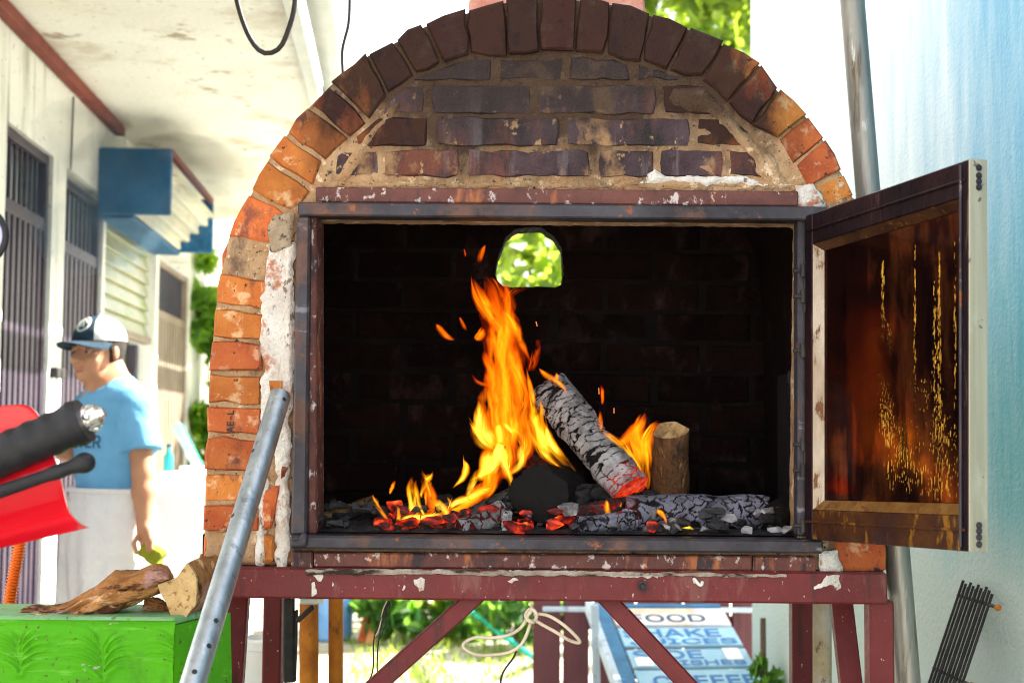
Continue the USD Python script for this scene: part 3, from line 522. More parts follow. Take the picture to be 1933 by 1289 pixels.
put(kd, 'pane', lanebox(HW - 0.17, HW - 0.15, 6.56, 7.93, 0.1, 1.80), mat('kiosk_glass', (0.16, 0.24, 0.16), (0.30, 0.36, 0.26), 2.5, rough=0.2, bump=0.05))
for d in (6.62, 7.05, 7.35, 7.9): put(kd, 'post', lanebox(HW - 0.148, HW - 0.09, d - 0.035, d + 0.035, 0.1, 1.78, 0.004), CREAM if d in (7.05, 7.35) else GATEDARK)
aw = holder(H, 'awning', 'navy box awning with a corrugated sheet over the shutter')
put(aw, 'end_panel', lanebox(HW + 0.003, HW + 0.327, 6.36, 6.40, 2.296, 2.60, 0.004), NAVY)
put(aw, 'end_panel', lanebox(HW + 0.003, HW + 0.327, 7.80, 7.84, 2.30, 2.60, 0.004), NAVY)
put(aw, 'fascia_strip', lanebox(HW + 0.300, HW + 0.332, 6.402, 7.798, 2.575, 2.606, 0.003), REDTRIM)
put(aw, 'lower_rail', lanebox(HW + 0.003, HW + 0.15, 6.402, 7.798, 2.28, 2.30, 0.003), NAVY)
def corr(u, v):
    o = 0.12 + 0.22 * u; z = 2.30 + 0.20 * u; w = 0.016 * np.cos(u * 2 * np.pi * 4.5)
    return np.array([lane(HW + a - 0.67 * c, 6.43 + 1.34 * b, zz + 0.74 * c) for a, b, zz, c in zip(o, v, z, w)])
V, F = grid(corr, 46, 3); V2, F2 = grid(lambda u, v: corr(u, v) + [0, 0, 0.005], 46, 3)
put(aw, 'corrugated_sheet', cat((V, F), (V2, F2[:, ::-1])), CORR, smooth=50)

# ---- far teal house and pale fence boards beyond the yard
T = thing('teal_house', 'small teal boarded house far behind the gates', 'house', lane(-1.9, 15.5, 0))
for k in range(9): put(T, 'wall_board', lanebox(-2.6, -1.2, 15 + 0.01 * (k % 2), 16, 0.35 * k, 0.35 * k + 0.335, 0.006), TEALWALL)
put(T, 'roof', lanebox(-2.8, -1.0, 14.7, 16.4, 3.16, 3.28, 0.01), CONCRETE)

def leaves(cent, rad, n, size, seed, flat=0.5, clumps=40):
    gg = np.random.default_rng(seed); cent, rad = np.atleast_2d(cent), np.atleast_2d(rad)
    vol = rad.prod(1); k = gg.choice(len(cent), clumps, p=vol / vol.sum())
    d = gg.normal(size=(clumps, 3)); d /= np.linalg.norm(d, axis=1, keepdims=True)
    cc = cent[k] + d * rad[k] * gg.uniform(0.35, 1.0, (clumps, 1)); cr = gg.uniform(0.16, 0.42, (clumps, 1)) * rad[k].min(1, keepdims=True)
    j = gg.integers(0, clumps, n); p = cc[j] + gg.normal(size=(n, 3)) * cr[j] * 0.55
    a = gg.normal(size=(n, 3)); a /= np.linalg.norm(a, axis=1, keepdims=True); b = np.cross(a, gg.normal(size=(n, 3)) * [1, 1, flat]); b /= np.linalg.norm(b, axis=1, keepdims=True)
    s = size * gg.uniform(0.55, 1.35, (n, 1)); c = np.cross(a, b)
    v = np.stack([p - a * s, p + b * s * 0.42 + c * s * .12, p + a * s, p - b * s * 0.42 + c * s * .12], 1).reshape(-1, 3)
    i = np.arange(n)[:, None] * 4
    return v, np.vstack([i + [0, 1, 2], i + [0, 2, 3]]), cc
def tree(label, base, cent, rad, n, size, seed, mleaf, tr=0.10, name='tree', group=None, clumps=60, limbs=7):
    base = np.asarray(base, float); t = thing(name, label, name.split('_')[-1] if name != 'tree' else 'tree', base, group)
    v, f, cc = leaves(cent, rad, n, size, seed, clumps=clumps)
    top = np.average(np.atleast_2d(cent), axis=0); gg = np.random.default_rng(seed + 1)
    ms = [tube(curve([base, base * [1, 1, 0] + (top - base) * [0.3, 0.3, 0] + [0, 0, top[2] * 0.5], top], 14), np.linspace(tr, tr * 0.35, 14), 9)]
    for q in cc[gg.choice(len(cc), limbs, replace=False)]:
        s = base + (top - base) * gg.uniform(0.35, 0.7); ms.append(tube(curve([s, (s + q) / 2 + [0, 0, 0.1], q], 8), np.linspace(tr * 0.4, tr * 0.1, 8), 6))
    put(t, 'trunk', cat(*ms), TRUNK, smooth=60); put(t, 'crown', (v, f), mleaf)
    return t
def px3(px, py, d): return atd(px, py, d)
# big tree whose crown shows above the arch on the right
c = [px3(1300, 20, 11.5), px3(1130, -40, 11.8), px3(1420, 110, 11.0), px3(1240, -160, 11.5), px3(1480, -60, 11.3)]
c += [np.array([4.2, 4.9, 4.3]), np.array([4.4, 5.6, 5.0])]  # unseen crown lobes, added only to cast shade on the sign
tree('tall leafy tree rising over the right shoulder of the oven, with unseen lobes added to shade the sign', [3.2, 7.2, 0], c, [(0.85, 0.8, 0.55), (0.6, .8, .5), (.6, .6, .5), (1.0, .9, .6), (.8, .8, .6), (1.1, 1.1, .9), (.9, .9, .8)], 9500, 0.095, 11, LEAF, 0.13, clumps=150)
# tree seen through the hole in the back of the oven
c = [px3(1000, 520, 9.6), px3(940, 600, 9.4), px3(1060, 470, 10.2), px3(1020, 640, 9.4), px3(960, 450, 10.4)]
tree('bushy tree seen through the vent hole of the oven', [0.2, 7.2, 0], c, [(0.62, .6, .5), (.5, .5, .45), (.55, .5, .35), (.6, .5, .5), (.45, .5, .3)], 1500, 0.10, 23, LEAF, 0.09, clumps=90)
# climbing plant left of the oven
c = [px3(398, 560, 9.3), px3(402, 680, 9.3), px3(398, 800, 9.2), px3(385, 900, 9.2), px3(440, 620, 9.6), px3(450, 800, 9.6)]
tree('tall climbing plant between the tan gate and the oven', lane(-1.22, 9.3, 0), c, [(.16, .25, .34), (.15, .25, .36), (.16, .25, .34), (.2, .25, .3), (.3, .3, .4), (.3, .3, .4)], 2600, 0.075, 31, LEAF3, 0.03, name='climbing_plant', clumps=70)
# low plants behind the yard
for i, (px, d, r, h, lab) in enumerate([(735, 8.6, .26, .20, 'low leafy plant beside the red board under the oven'), (800, 9.0, .34, .24, 'low leafy plant in front of the grey plank'), (880, 8.8, .30, .20, 'low leafy plant left of the teal pole'),
                                  (985, 8.3, .30, .24, 'low leafy plant between the teal pole and the maroon panel')]):
    b = atz(px, 800 + 1.28 * 2600 / d, 0.0); b = np.array([(px - 966) / 2600 * d, d - 2.6, 0])
    v, f, cc = leaves([b + [0, 0, h]], [(r, r, h)], 420, 0.07, 50 + i, clumps=26)
    t = thing('low_plant', lab, 'plant', b); put(t, 'leaves', (v, f), LEAF2 if i != 1 else LEAF)
    put(t, 'stem', cat(*[tube(curve([b, (b + q) / 2 + [0, 0, .05], q], 6), np.linspace(.008, .003, 6), 5) for q in cc[:9]]), TRUNK)
# grass tufts on the yard
gg = np.random.default_rng(5); n = 2200; px = gg.uniform(660, 1010, n); d = gg.uniform(5.6, 9.2, n)
b = np.stack([(px - 966) / 2600 * d, d - 2.6, 0 * d], 1); keep = meshkit.fbm(b * 1.7, 3, 4) > 0.5; b = b[keep]; n = len(b)
a = gg.uniform(0, 6.28, n); e = np.stack([np.cos(a), np.sin(a), 0 * a], 1); h = gg.uniform(.03, .09, (n, 1)); ln = gg.normal(0, .03, (n, 3)) * [1, 1, 0]
v = np.stack([b - e * .006, b + e * .006, b + ln + h * [0, 0, 1]], 1).reshape(-1, 3)
put('/World', 'grass', (v, np.arange(3 * n).reshape(-1, 3)), LEAF, kind='stuff', label='sparse tufts of grass on the bright yard behind the oven', cat='grass')

# ================================================================== the oven
O = thing('brick_oven', 'arched brick oven with an open steel fire door, soot above the opening', 'oven', at(1000, 1070, 0.2))
def xz(px, py, Y=0.0): p = at(px, py, Y); return (p[0], p[2])
outer = [(380, 1066), (382, 1006), (383, 949), (385, 890), (388, 822), (390, 763), (392, 703), (398, 640), (404, 578), (413, 514), (428, 446)]
inner = [(490, 1069), (491, 1008), (492, 951), (493, 893), (494, 826), (495, 767), (496, 707), (499, 647), (505, 588), (510, 526), (520, 461)]
outer += [(440, 428), (472, 361), (503, 298), (539, 250), (580, 199), (620, 158), (693, 100), (745, 75), (800, 45), (878, 20), (955, -1), (1017, -8), (1089, -6), (1154, 3), (1229, 24), (1301, 50), (1365, 80), (1439, 121), (1470, 166), (1525, 216), (1558, 261), (1593, 325), (1614, 369)]
inner += [(516, 458), (546, 402), (591, 357), (610, 300), (658, 261), (699, 227), (732, 179), (781, 141), (837, 119), (886, 103), (960, 108), (1019, 100), (1086, 98), (1143, 103), (1210, 116), (1262, 134), (1327, 146), (1371, 196), (1418, 238), (1470, 262), (1498, 312), (1529, 356), (1552, 397)]
del outer[11], inner[11]
# down the right side, hidden by the door, to the bottom brick
ro = [(1632, 440), (1645, 510), (1654, 575), (1661, 640), (1665, 703), (1668, 763), (1670, 822), (1671, 885), (1672, 949), (1673, 1015), (1674, 1080)]
ri = [(1560, 455), (1566, 522), (1568, 588), (1570, 647), (1571, 707), (1572, 767), (1572, 826), (1572, 893), (1572, 951), (1573, 1018), (1573, 1083)]
outer += ro; inner += ri
OU, IN = np.array([xz(*p) for p in outer]), np.array([xz(*p) for p in inner])
gg = np.random.default_rng(3)
STAMP = None
dark_joint = {16: 1, 21: 1, 31: 1}
for i in range(len(OU) - 1):
    a, b, c, d = OU[i], OU[i + 1], IN[i + 1], IN[i]
    gw = 0.0042 if i < 10 else gg.uniform(0.0012, 0.0045)
    if 14 < i < 30: gw = gg.uniform(.0008, .0024)
    def toward(p, q, w): e = (q - p) / np.linalg.norm(q - p); return p + e * w
    ga = gw * (1.7 if i in (9, 10, 11, 12) else 1)
    quad = [toward(a, b, gw), toward(b, a, ga), toward(c, d, ga), toward(d, c, gw)]
    # courses that lie flat on the left and right sides are straight bricks
    y0 = gg.normal(0, 0.003) - (0.004 if 14 < i < 30 else 0)
    br = put(O, 'brick', brick_from(quad, y0, 0.115, seed=i, cham=0.004, rough=0.0018), BRICK, smooth=30)
    if i == 4: STAMP = (br, y0)
# lettering stamped up the end of one brick
tm = meshkit.text_mesh('AE-L', 0.0125, 0.0012, bold=True); v = np.array(tm.vertices); p0 = at(441, 817, STAMP[1])
put(STAMP[0], 'stamped_letters', (np.stack([p0[0] - v[:, 1], STAMP[1] - 0.0015 - 0 * v[:, 0] - v[:, 2], p0[2] + v[:, 0]], 1), tm.faces), BLACKIRON)
ring = Polygon(np.vstack([OU, IN[::-1]]).tolist()).buffer(0)
ringin = affinity.scale(Polygon(OU.tolist()), 0.9965, 0.9965, origin=(0.055, 1.1)).buffer(0)
OPEN = Polygon([xz(560, 396), xz(1530, 404), xz(1522, 1028), xz(553, 1020)])
bottom = xz(1000, 1072)[1]
face = ringin.difference(OPEN.buffer(-0.012))
put(O, 'mortar_core', slab(ragged(face, 0.0016, 70, 2).buffer(-.003), 0.014, 0.118), MORTAR)
put(O, 'mortar', plastered(face, 0.0035, 0.003, 0.0075, 0.0024, 0.0075, 2), MORTAR, smooth=True)
shell = ringin.buffer(-0.01).difference(affinity.scale(Polygon(IN.tolist()), 1.0, 1.0).buffer(0.0))
put(O, 'vault', slab(ringin.buffer(-.008).difference(ringin.buffer(-.05)), 0.119, 0.815), GREYMORTAR)
put(O, 'vault_lining', slab(ringin.buffer(-.0505).difference(Polygon(IN.tolist()).buffer(0)), 0.1195, 0.80), SOOTBRICK)
# tympanum bricks under the arch: rows of whole and cut bricks
tymp = Polygon(IN[9:36].tolist()).buffer(-0.007)
rows = [(283, 333, [560, 640, 724, 868, 880, 1113, 1128, 1236, 1244, 1366, 1374, 1440]), (222, 275, [640, 690, 808, 822, 1056, 1070, 1303, 1312, 1400]), (160, 214, [700, 805, 812, 1005, 1012, 1240, 1256, 1345]), (108, 150, [790, 930, 942, 1065, 1075, 1190, 1200, 1290])]
pairs = {0: [(630, 716), (724, 868), (880, 1113), (1128, 1236), (1244, 1366), (1374, 1440)], 1: [(672, 808), (822, 1056), (1070, 1303), (1312, 1420)], 2: [(715, 802), (812, 1005), (1014, 1240), (1250, 1372)], 3: [(780, 930), (940, 1064), (1074, 1190), (1200, 1290)]}
for r, (t, b, _) in enumerate(rows):
    for k, (l, rr) in enumerate(pairs[r]):
        q = Polygon([xz(l, t), xz(rr, t + 1), xz(rr, b + 1), xz(l, b)]).intersection(tymp)
        if q.is_empty or q.area < 4e-4: continue
        q = q.simplify(0.004); red = (r == 0 and k in (0, 5)) or (r == 1 and k in (0, 3)) or (r == 2 and k == 3)
        put(O, 'brick', brick_from(np.array(q.exterior.coords)[:-1], 0.001 + gg.normal(0, 0.0012), 0.03, seed=100 + 10 * r + k, cham=0.004, rough=0.0016, per=0.022), BRICK if red and r else PURPLE, smooth=30)
# trowelled mortar over the bricks
def smear(pts, y, mt, amp=0.008, seed=0, t=0.008, name='mortar_smear'):
    y = y - 0.00031 * seed; t = t + 0.006
    put(O, name, plastered(ragged(Polygon([xz(*p) for p in pts]).buffer(0), amp, 60, seed, .004), y, .010, .0058, .0016, .005, seed), mt, smooth=True)
smear([(606, 352), (628, 338), (700, 344), (800, 340), (860, 345), (960, 343), (1080, 342), (1200, 344), (1320, 340), (1420, 340), (1475, 340), (1520, 356)], -0.004, MORTAR, 0.010, 1)
smear([(625, 345), (690, 255), (735, 205), (760, 185), (752, 205), (705, 262), (672, 318), (655, 345)], -0.003, MORTAR, 0.006, 2)
smear([(1275, 165), (1330, 165), (1368, 205), (1420, 262), (1462, 300), (1490, 352), (1440, 345), (1420, 300), (1370, 245), (1340, 215), (1280, 205), (1262, 190)], -0.004, MORTAR, 0.007, 3)
smear([(1205, 345), (1232, 322), (1262, 338), (1330, 332), (1400, 336), (1500, 352)], -0.006, PLASTER, 0.007, 4)
smear([(1500, 352), (1535, 345), (1556, 380), (1560, 400), (1505, 396)], -0.005, PLASTER, 0.006, 6)
# plaster strip down the left of the frame
smear([(520, 405), (552, 402), (556, 470), (510, 480), (506, 430)], -0.008, GREYMORTAR, 0.006, 7)
smear([(514, 470), (556, 455), (557, 700), (548, 800), (548, 1010), (545, 1094), (520, 1092), (520, 1010), (523, 900), (505, 810), (488, 800), (496, 700), (492, 590), (500, 520)], -0.006, PLASTER, 0.008, 8)
smear([(538, 470), (552, 470), (552, 742), (540, 742)], -0.010, PLASTER, 0.004, 9)
smear([(486, 905), (498, 880), (508, 900), (505, 1000), (498, 1066), (480, 1066), (484, 980)], -0.004, PLASTER, 0.006, 10)
for k, (x0, y0, x1, y1) in enumerate([(508, 712, 540, 742), (528, 872, 548, 900), (500, 915, 522, 1000), (504, 1005, 522, 1064)]):
    put(O, 'brick', brick_from([xz(x0, y0), xz(x1, y0), xz(x1, y1), xz(x0, y1)], -0.011, 0.02, seed=300 + k, cham=0.006, rough=0.004), BRICK)
smear([(1545, 1040), (1580, 1035), (1590, 1080), (1585, 1110), (1568, 1085), (1545, 1080)], -0.010, PLASTER, 0.006, 12)
smear([(385, 1074), (379, 1064), (371, 1056), (374, 1046), (383, 1048)], 0.02, BRICK, 0.002, 13, 0.02)
# steel flange over and under the frame, and the frame itself
def rect(name, x0, y0, x1, y1, ya, yb, mt, bev=0.003, rise=0.0):
    a, b, c, d = at(x0, y1, ya), at(x1, y1 + rise, ya), at(x1, y0 + rise, ya), at(x0, y0, ya)
    f = lambda p, y: (p[0], y, p[2])
    return put(O, name, hexa([f(a, ya), f(b, ya), f(b, yb), f(a, yb), f(d, ya), f(c, ya), f(c, yb), f(d, yb)], bev), mt)
rect('lintel', 596, 353, 1507, 381, -0.012, 0.03, RUSTED, 0.002, 8)
rect('frame_top', 562, 381, 1562, 407, -0.034, 0.02, STEEL, 0.003, 9)
rect('frame_bottom', 547, 1010, 1555, 1036, -0.040, 0.02, STEEL, 0.004, 9)
_q = [at(549, 1009.5, -.034), at(578, 1009.5, -.034), at(585, 407.8, -.034), at(560, 407.8, -.034)]; _g = lambda p, y: (p[0], y, p[2])
put(O, 'frame_side', hexa([_g(_q[0], -.034), _g(_q[1], -.034), _g(_q[1], .02), _g(_q[0], .02), _g(_q[3], -.034), _g(_q[2], -.034), _g(_q[2], .02), _g(_q[3], .02)], .004), STEEL)
rect('frame_lip', 581, 408, 597, 1008, -0.008, 0.10, RUSTED, 0.003)
rect('frame_side', 1506, 412, 1522, 1012, -0.020, 0.02, STEEL, 0.003)
rect('lower_flange', 592, 1042, 1420, 1070, -0.020, 0.03, RUSTED, 0.003, 7)
rect('lower_flange', 1422, 1049, 1541, 1080, -0.016, 0.03, RUSTED, 0.003, 1)
rect('lower_flange', 549, 1040, 590, 1086, -0.016, 0.03, RUSTED, 0.003)
smear([(580, 1071), (700, 1070), (900, 1073), (1100, 1074), (1300, 1077), (1480, 1081), (1480, 1086), (1250, 1083), (1000, 1083), (800, 1080), (582, 1082)], -0.030, mat('stained_mortar_bed', (.42, .34, .26), (.64, .56, .48), 30, bump=.9, rough=.9, spots=[((.06, .04, .03), 26, .52, .08, (.3, 1, 1))]), 0.003, 15, 0.012, 'mortar_bed')
# weld bead at the frame's lower corner
put(O, 'weld', nets(lambda p: smin(ball(p, at(562, 1026, -.045), (.012, .008, .008)), ball(p, at(574, 1018, -.043), (.008, .008, .014)), .008), at(540, 1045, -.06), at(600, 995, -.02), .0025), STEEL, smooth=True)
# inside: floor, back wall of sooty bricks with the vent hole, side piers
hole = Polygon([xz(x, y, 0.70) for x, y in [(934, 520), (936, 500), (946, 470), (955, 446), (972, 434), (1000, 428), (1024, 431), (1046, 446), (1060, 466), (1063, 500), (1061, 536), (1048, 543), (1020, 540), (985, 542), (948, 540)]])
hole = ragged(hole, 0.003, 90, 4, 0.004)
back = Polygon(IN.tolist()).buffer(0.03)
zf = xz(1000, 1012)[1]
r = 0; z = zf - 0.03
jobs = []
while z < 2.1:
    x = -0.62 + (0.12 if r % 2 else 0.0)
    while x < 0.72:
        q = sbox(x + .004, z + .004, x + .236, z + .069).intersection(back).difference(hole)
        for qq in getattr(q, 'geoms', [q]):
            if qq.area > 8e-4:
                y0 = 0.704 + gg.normal(0, .002)
                put(O, 'brick', slab(qq.simplify(.001), y0, 0.775) if hole.distance(qq) < 0.02 else brick_from(np.array(qq.simplify(.01).exterior.coords)[:-1], y0, .775, seed=int(400 + r * 20 + (x + 1) * 10), cham=.007, rough=.002, per=.06), SOOTBRICK)
        x += 0.24
    z += 0.073; r += 1
put(O, 'back_mortar', slab(back.difference(hole), 0.709, 0.80), SOOTY)
put(O, 'hearth', box((-0.58, 0.012, zf - 0.075), (0.69, 0.80, zf), 0.003), SOOTY)
xr = at(1470, 700, 0.3)[0]
put(O, 'side_pier', box((xr, 0.13, zf), (xr + 0.10, 0.32, at(0, 690, .15)[2]), 0.004), SOOTY)
put(O, 'side_ledge', box((xr - .01, 0.13, at(0, 712, .15)[2]), (xr + .05, 0.16, at(0, 688, .15)[2]), 0.003), BLACKIRON)
# chimney stub behind the crown of the arch
for k, (x0, x1) in enumerate([(878, 988), (992, 1100), (1104, 1212)]):
    for j in range(2):
        p, q = at(x0 + (8 if j else 0), 12, 0.25), at(x1 + (8 if j else 0), 12, 0.25)
        put(O, 'chimney_brick', brick_from([(p[0], 2.12 + .07 * j), (q[0], 2.12 + .07 * j), (q[0], 2.183 + .07 * j), (p[0], 2.183 + .07 * j)], 0.25, 0.36, seed=600 + 7 * k + j), mat('chimney_brick', (0.50, .20, .15), (.60, .30, .24), 20, bump=.5, rough=.8) if k + j == 0 else L + 'chimney_brick')

# ---- the open fire door
D = holder(O, 'door', 'open steel fire door, its inner face tarred brown and black')
h0, h1, n0, n1 = at(1519, 1017, -0.03), at(1519, 408, -0.03), at(1829, 1041, -0.47), at(1829, 300, -0.47)
e3 = (n0 - h0); Wd = np.linalg.norm(e3[:2]); e = np.array([e3[0], e3[1], 0]) / Wd
nn = np.array([e[1], -e[0], 0]); nn = nn if nn[0] < 0 else -nn
def dp(u, v, w):                           # u 0-1 hinge to free edge, v 0-1 bottom to top, w metres towards the fire side
    a = h0 + (h1 - h0) * v; b = n0 + (n1 - n0) * v; return a + (b - a) * u + nn * w
Hd = np.linalg.norm(h1 - h0)
def dbox(name, u0, u1, v0, v1, w0, w1, mt, bev=0.002, mitre=(0, 0, 0, 0)):
    return put(D, name, hexa([dp(u0, v0, w0), dp(u1, v0, w0), dp(u1, v0, w1), dp(u0, v0, w1), dp(u0, v1, w0), dp(u1, v1, w0), dp(u1, v1, w1), dp(u0, v1, w1)], bev), mt)
su, sv = 0.085, 0.115
dbox('outer_sheet', 0, 1, 0, 1, -0.032, -0.022, BRUSHED)
dbox('inner_panel', su + .004, 1 - su * .8, sv + .004, 1 - sv - .004, -0.0215, -0.016, INNERDOOR, 0.001)
dbox('hinge_stile', 0, su - .03, 0, 1, -0.021, 0.0, TARFRAME)
dbox('free_stile', 1 - su * .8 + .02, 0.997, 0, 1, -0.021, 0.0, TARFRAME)
dbox('top_rail', su - .029, 1 - su * .8 + .019, 1 - sv + .02, 1, -0.021, 0.0, TARFRAME)
dbox('bottom_rail', su - .029, 1 - su * .8 + .019, 0, sv - .025, -0.021, 0.0, TARFRAMELOW)
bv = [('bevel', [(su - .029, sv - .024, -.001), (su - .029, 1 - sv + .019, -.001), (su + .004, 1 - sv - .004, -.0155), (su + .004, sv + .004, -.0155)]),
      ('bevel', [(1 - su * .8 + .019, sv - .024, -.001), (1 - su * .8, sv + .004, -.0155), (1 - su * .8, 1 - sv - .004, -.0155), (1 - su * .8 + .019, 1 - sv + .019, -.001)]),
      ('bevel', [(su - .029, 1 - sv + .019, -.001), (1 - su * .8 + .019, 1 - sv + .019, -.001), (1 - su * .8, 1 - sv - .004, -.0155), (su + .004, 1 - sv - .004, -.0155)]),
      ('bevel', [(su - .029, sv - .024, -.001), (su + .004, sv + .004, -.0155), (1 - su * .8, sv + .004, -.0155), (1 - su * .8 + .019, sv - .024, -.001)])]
BEVGLINT = mat('glint_bevel', (0.2108, 0.155, 0.1116), (0.31, 0.2604, 0.2108), 20, stretch=(1, 1, .3), bump=.3, bscale=120, bdist=.002, rough=.3, rough2=.5, metal=.7, spots=[((0.10, 0.045, 0.02), 40, 0.60, 0.08, (1, 1, .4))])  # hinge-side highlight painted in as a paler bevel colour
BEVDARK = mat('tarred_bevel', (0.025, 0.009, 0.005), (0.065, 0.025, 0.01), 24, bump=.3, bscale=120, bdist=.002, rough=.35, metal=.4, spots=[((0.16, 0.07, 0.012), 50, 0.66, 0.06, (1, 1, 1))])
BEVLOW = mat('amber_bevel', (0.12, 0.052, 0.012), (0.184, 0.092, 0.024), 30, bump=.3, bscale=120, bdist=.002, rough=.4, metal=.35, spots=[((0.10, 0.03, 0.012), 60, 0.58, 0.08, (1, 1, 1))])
for (nm, q), mt in zip(bv, (BEVGLINT, BEVDARK, BEVDARK, BEVLOW)):
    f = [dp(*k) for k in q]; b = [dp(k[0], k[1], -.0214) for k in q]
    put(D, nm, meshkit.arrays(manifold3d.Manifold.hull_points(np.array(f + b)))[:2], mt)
# bead round the free stile and the edge plate with its bolts
dbox('bead', 1 - su * .8 + .026, 1 - su * .8 + .036, .01, .99, 0.0002, 0.004, STEEL, 0.001)
dbox('bead', .01, .985, 1 - .055, 1 - .047, 0.0002, 0.003, TARFRAME, 0.001)
dbox('bead', .01, .985, .050, .058, 0.0002, 0.003, TARFRAMELOW, 0.001)
ep = put(D, 'edge_plate', hexa([dp(1.0002, 0, -.033), dp(1.006, 0, -.033), dp(1.006, 0, .001), dp(1.0002, 0, .001), dp(1.0002, 1, -.033), dp(1.006, 1, -.033), dp(1.006, 1, .001), dp(1.0002, 1, .001)], .0008), BRUSHED)
for v in (.977, .957, .942, .927, .066, .052, .036, .018):
    c0 = dp(1.0062, v, -.016); ax = e
    put(ep, 'bolt', cat(tube(np.array([c0, c0 + ax * .002]), .0052, 14), tube(np.array([c0 + ax * .002, c0 + ax * .0045]), np.array([.0036, .0030]), 6)), STEEL)
# runs of amber tar on the panel: real, slightly raised flecks
gg2 = np.random.default_rng(77); fl = []
def fleck(u, v, a, b):
    n = 6; t = np.arange(n) / n * 2 * np.pi + gg2.uniform(0, 1); rr = gg2.uniform(.5, 1.3, n)
    P3 = [dp(u + a * rr[k] * math.cos(t[k]), v + b * rr[k] * math.sin(t[k]), -.0158) for k in range(n)] + [dp(u, v, -.0154)]
    return np.array(P3), np.array([(k, (k + 1) % n, n) for k in range(n)])
for uc, vt, vb, dens, wid in ((.475, .80, .33, 300, .008), (.512, .62, .28, 520, .013), (.665, .82, .38, 90, .0030), (.80, .78, .22, 210, .007), (.775, .72, .25, 110, .006), (.885, .80, .20, 60, .003), (.93, .88, .12, 190, .0025),
                              (.70, .46, .14, 190, .07), (.58, .34, .15, 110, .04), (.82, .36, .12, 90, .04)):
    for k in range(dens):
        v = vb + (vt - vb) * gg2.beta(1.0, 1.15); u = uc + gg2.normal(0, wid) * (1.5 - (v - vb) / (vt - vb)); s = gg2.uniform(.25, 1) ** 1.5
        if .095 < u < .925 and .125 < v < .872: fl.append(fleck(u, v, .0034 * s * gg2.uniform(.4, 1.1), .0058 * s * gg2.uniform(.6, 3.6)))
put(D, 'tar_flecks', cat(*fl), TARSPOT, kind='stuff')
for v in (.83, .75, .58, .29, .21, .04):
    p = dp(-.012, v, -.004); put(D, 'hinge_pin', cat(tube(np.array([p + [-.022, 0, 0], p + [.016, 0, 0]]), .0035, 8), tube(np.array([p + [-.004, -.004, -.012], p + [-.004, -.004, .012]]), .005, 8)), BLACKIRON)
for v0, v1 in ((.70, .86), (.20, .31)):
    put(D, 'hinge_rod', tube(np.array([dp(-.016, v0, -.006), dp(-.016, v1, -.006)]), .004, 8), BLACKIRON)

# ================================================================== steel stand under the oven
S = thing('steel_stand', 'maroon painted steel stand carrying the oven', 'stand', (0.05, 0.35, 0))
def srect(name, pts, ya, yb, mt=MAROON, bev=0.004):
    q = [at(*p, ya) for p in pts]; f = lambda p, y: (p[0], y, p[2])
    return put(S, name, hexa([f(q[3], ya), f(q[2], ya), f(q[2], yb), f(q[3], yb), f(q[0], ya), f(q[1], ya), f(q[1], yb), f(q[0], yb)], bev), mt)
srect('beam', [(373, 1070), (1675, 1080), (1677, 1141), (374, 1128)], -0.026, 0.05, MAROONSPL)
zb = at(1000, 1139, 0)[2]
def leg(px, Y, w=0.046, d=0.046, mt=MAROON, top=None):
    x = at(px, 1150, Y)[0]; z = (top or zb) + (.012 if Y < .1 else -.002)
    put(S, 'leg', box((x - w / 2, Y - d / 2, 0.005), (x + w / 2, Y + d / 2, z), 0.004), mt); return x
xl, xrr = leg(396, 0.01), leg(1659, 0.01)
leg(517, 0.70, 0.044); xr2 = leg(1512, 0.70, 0.050)
put(S, 'rear_beam', box((xl - .02, 0.66, zb - .001), (xrr + .02, 0.74, zb + .05), .004), MAROON)
for x in (xl, xrr): put(S, 'side_beam', box((x - .022, 0.051, zb + .003), (x + .022, 0.659, zb + .05), .004), MAROON)
def sbar(name, p, q, Y, w, t=0.04, Yb=None):
    a, b = at(*p, Y), at(*q, Y if Yb is None else Yb); put(S, name, bar(a, b, w, t, (0, 1, 0)), MAROON)
sbar('brace', (906, 1116), (415, 1559), 0.012, 0.033); sbar('brace', (1136, 1118), (1634, 1652), 0.012, 0.033)
sbar('side_brace', (1586, 1122), (1640, 1590), 0.16, 0.042, 0.03, 0.06); sbar('side_brace', (452, 1112), (420, 1560), 0.20, 0.042, 0.03, 0.06)
put(S, 'bolt', cat(tube(np.array([at(1213, 1106, -.026), at(1213, 1106, -.040)]), 0.009, 12), tube(np.array([at(1213, 1106, -.040), at(1214, 1107, -.046)]), np.array([.006, .004]), 10)), BLACKIRON)
put(S, 'hook', tube(curve([at(1312, 1099, -.026), at(1316, 1099, -.045), at(1322, 1104, -.050), at(1326, 1098, -.045)], 12), .003, 6), PVC)

def splash(pts, seed): put(S, 'paint_splash', plastered(ragged(Polygon([xz(*p, -.027) for p in pts]), .004, 110, seed, .003), -.0268 - .00011 * seed, .002, .0014, .0008, .003, seed), PLASTER, smooth=True)
splash([(776, 1094), (790, 1092), (797, 1088), (804, 1094), (801, 1112), (792, 1120), (786, 1106)], 1); splash([(756, 1112), (762, 1104), (768, 1108), (762, 1116)], 2); splash([(586, 1082), (600, 1080), (612, 1084), (606, 1098), (600, 1096)], 3)
splash([(1560, 1085), (1586, 1082), (1588, 1110), (1580, 1118), (1574, 1102), (1548, 1112), (1530, 1108), (1552, 1098)], 4); splash([(1150, 1084), (1200, 1083), (1262, 1086), (1262, 1090), (1150, 1089)], 5); splash([(960, 1078), (1004, 1079), (1004, 1083), (960, 1083)], 6)
splash([(588, 1100), (594, 1098), (598, 1120), (590, 1126)], 7); splash([(958, 1096), (968, 1090), (978, 1094), (966, 1100)], 8)
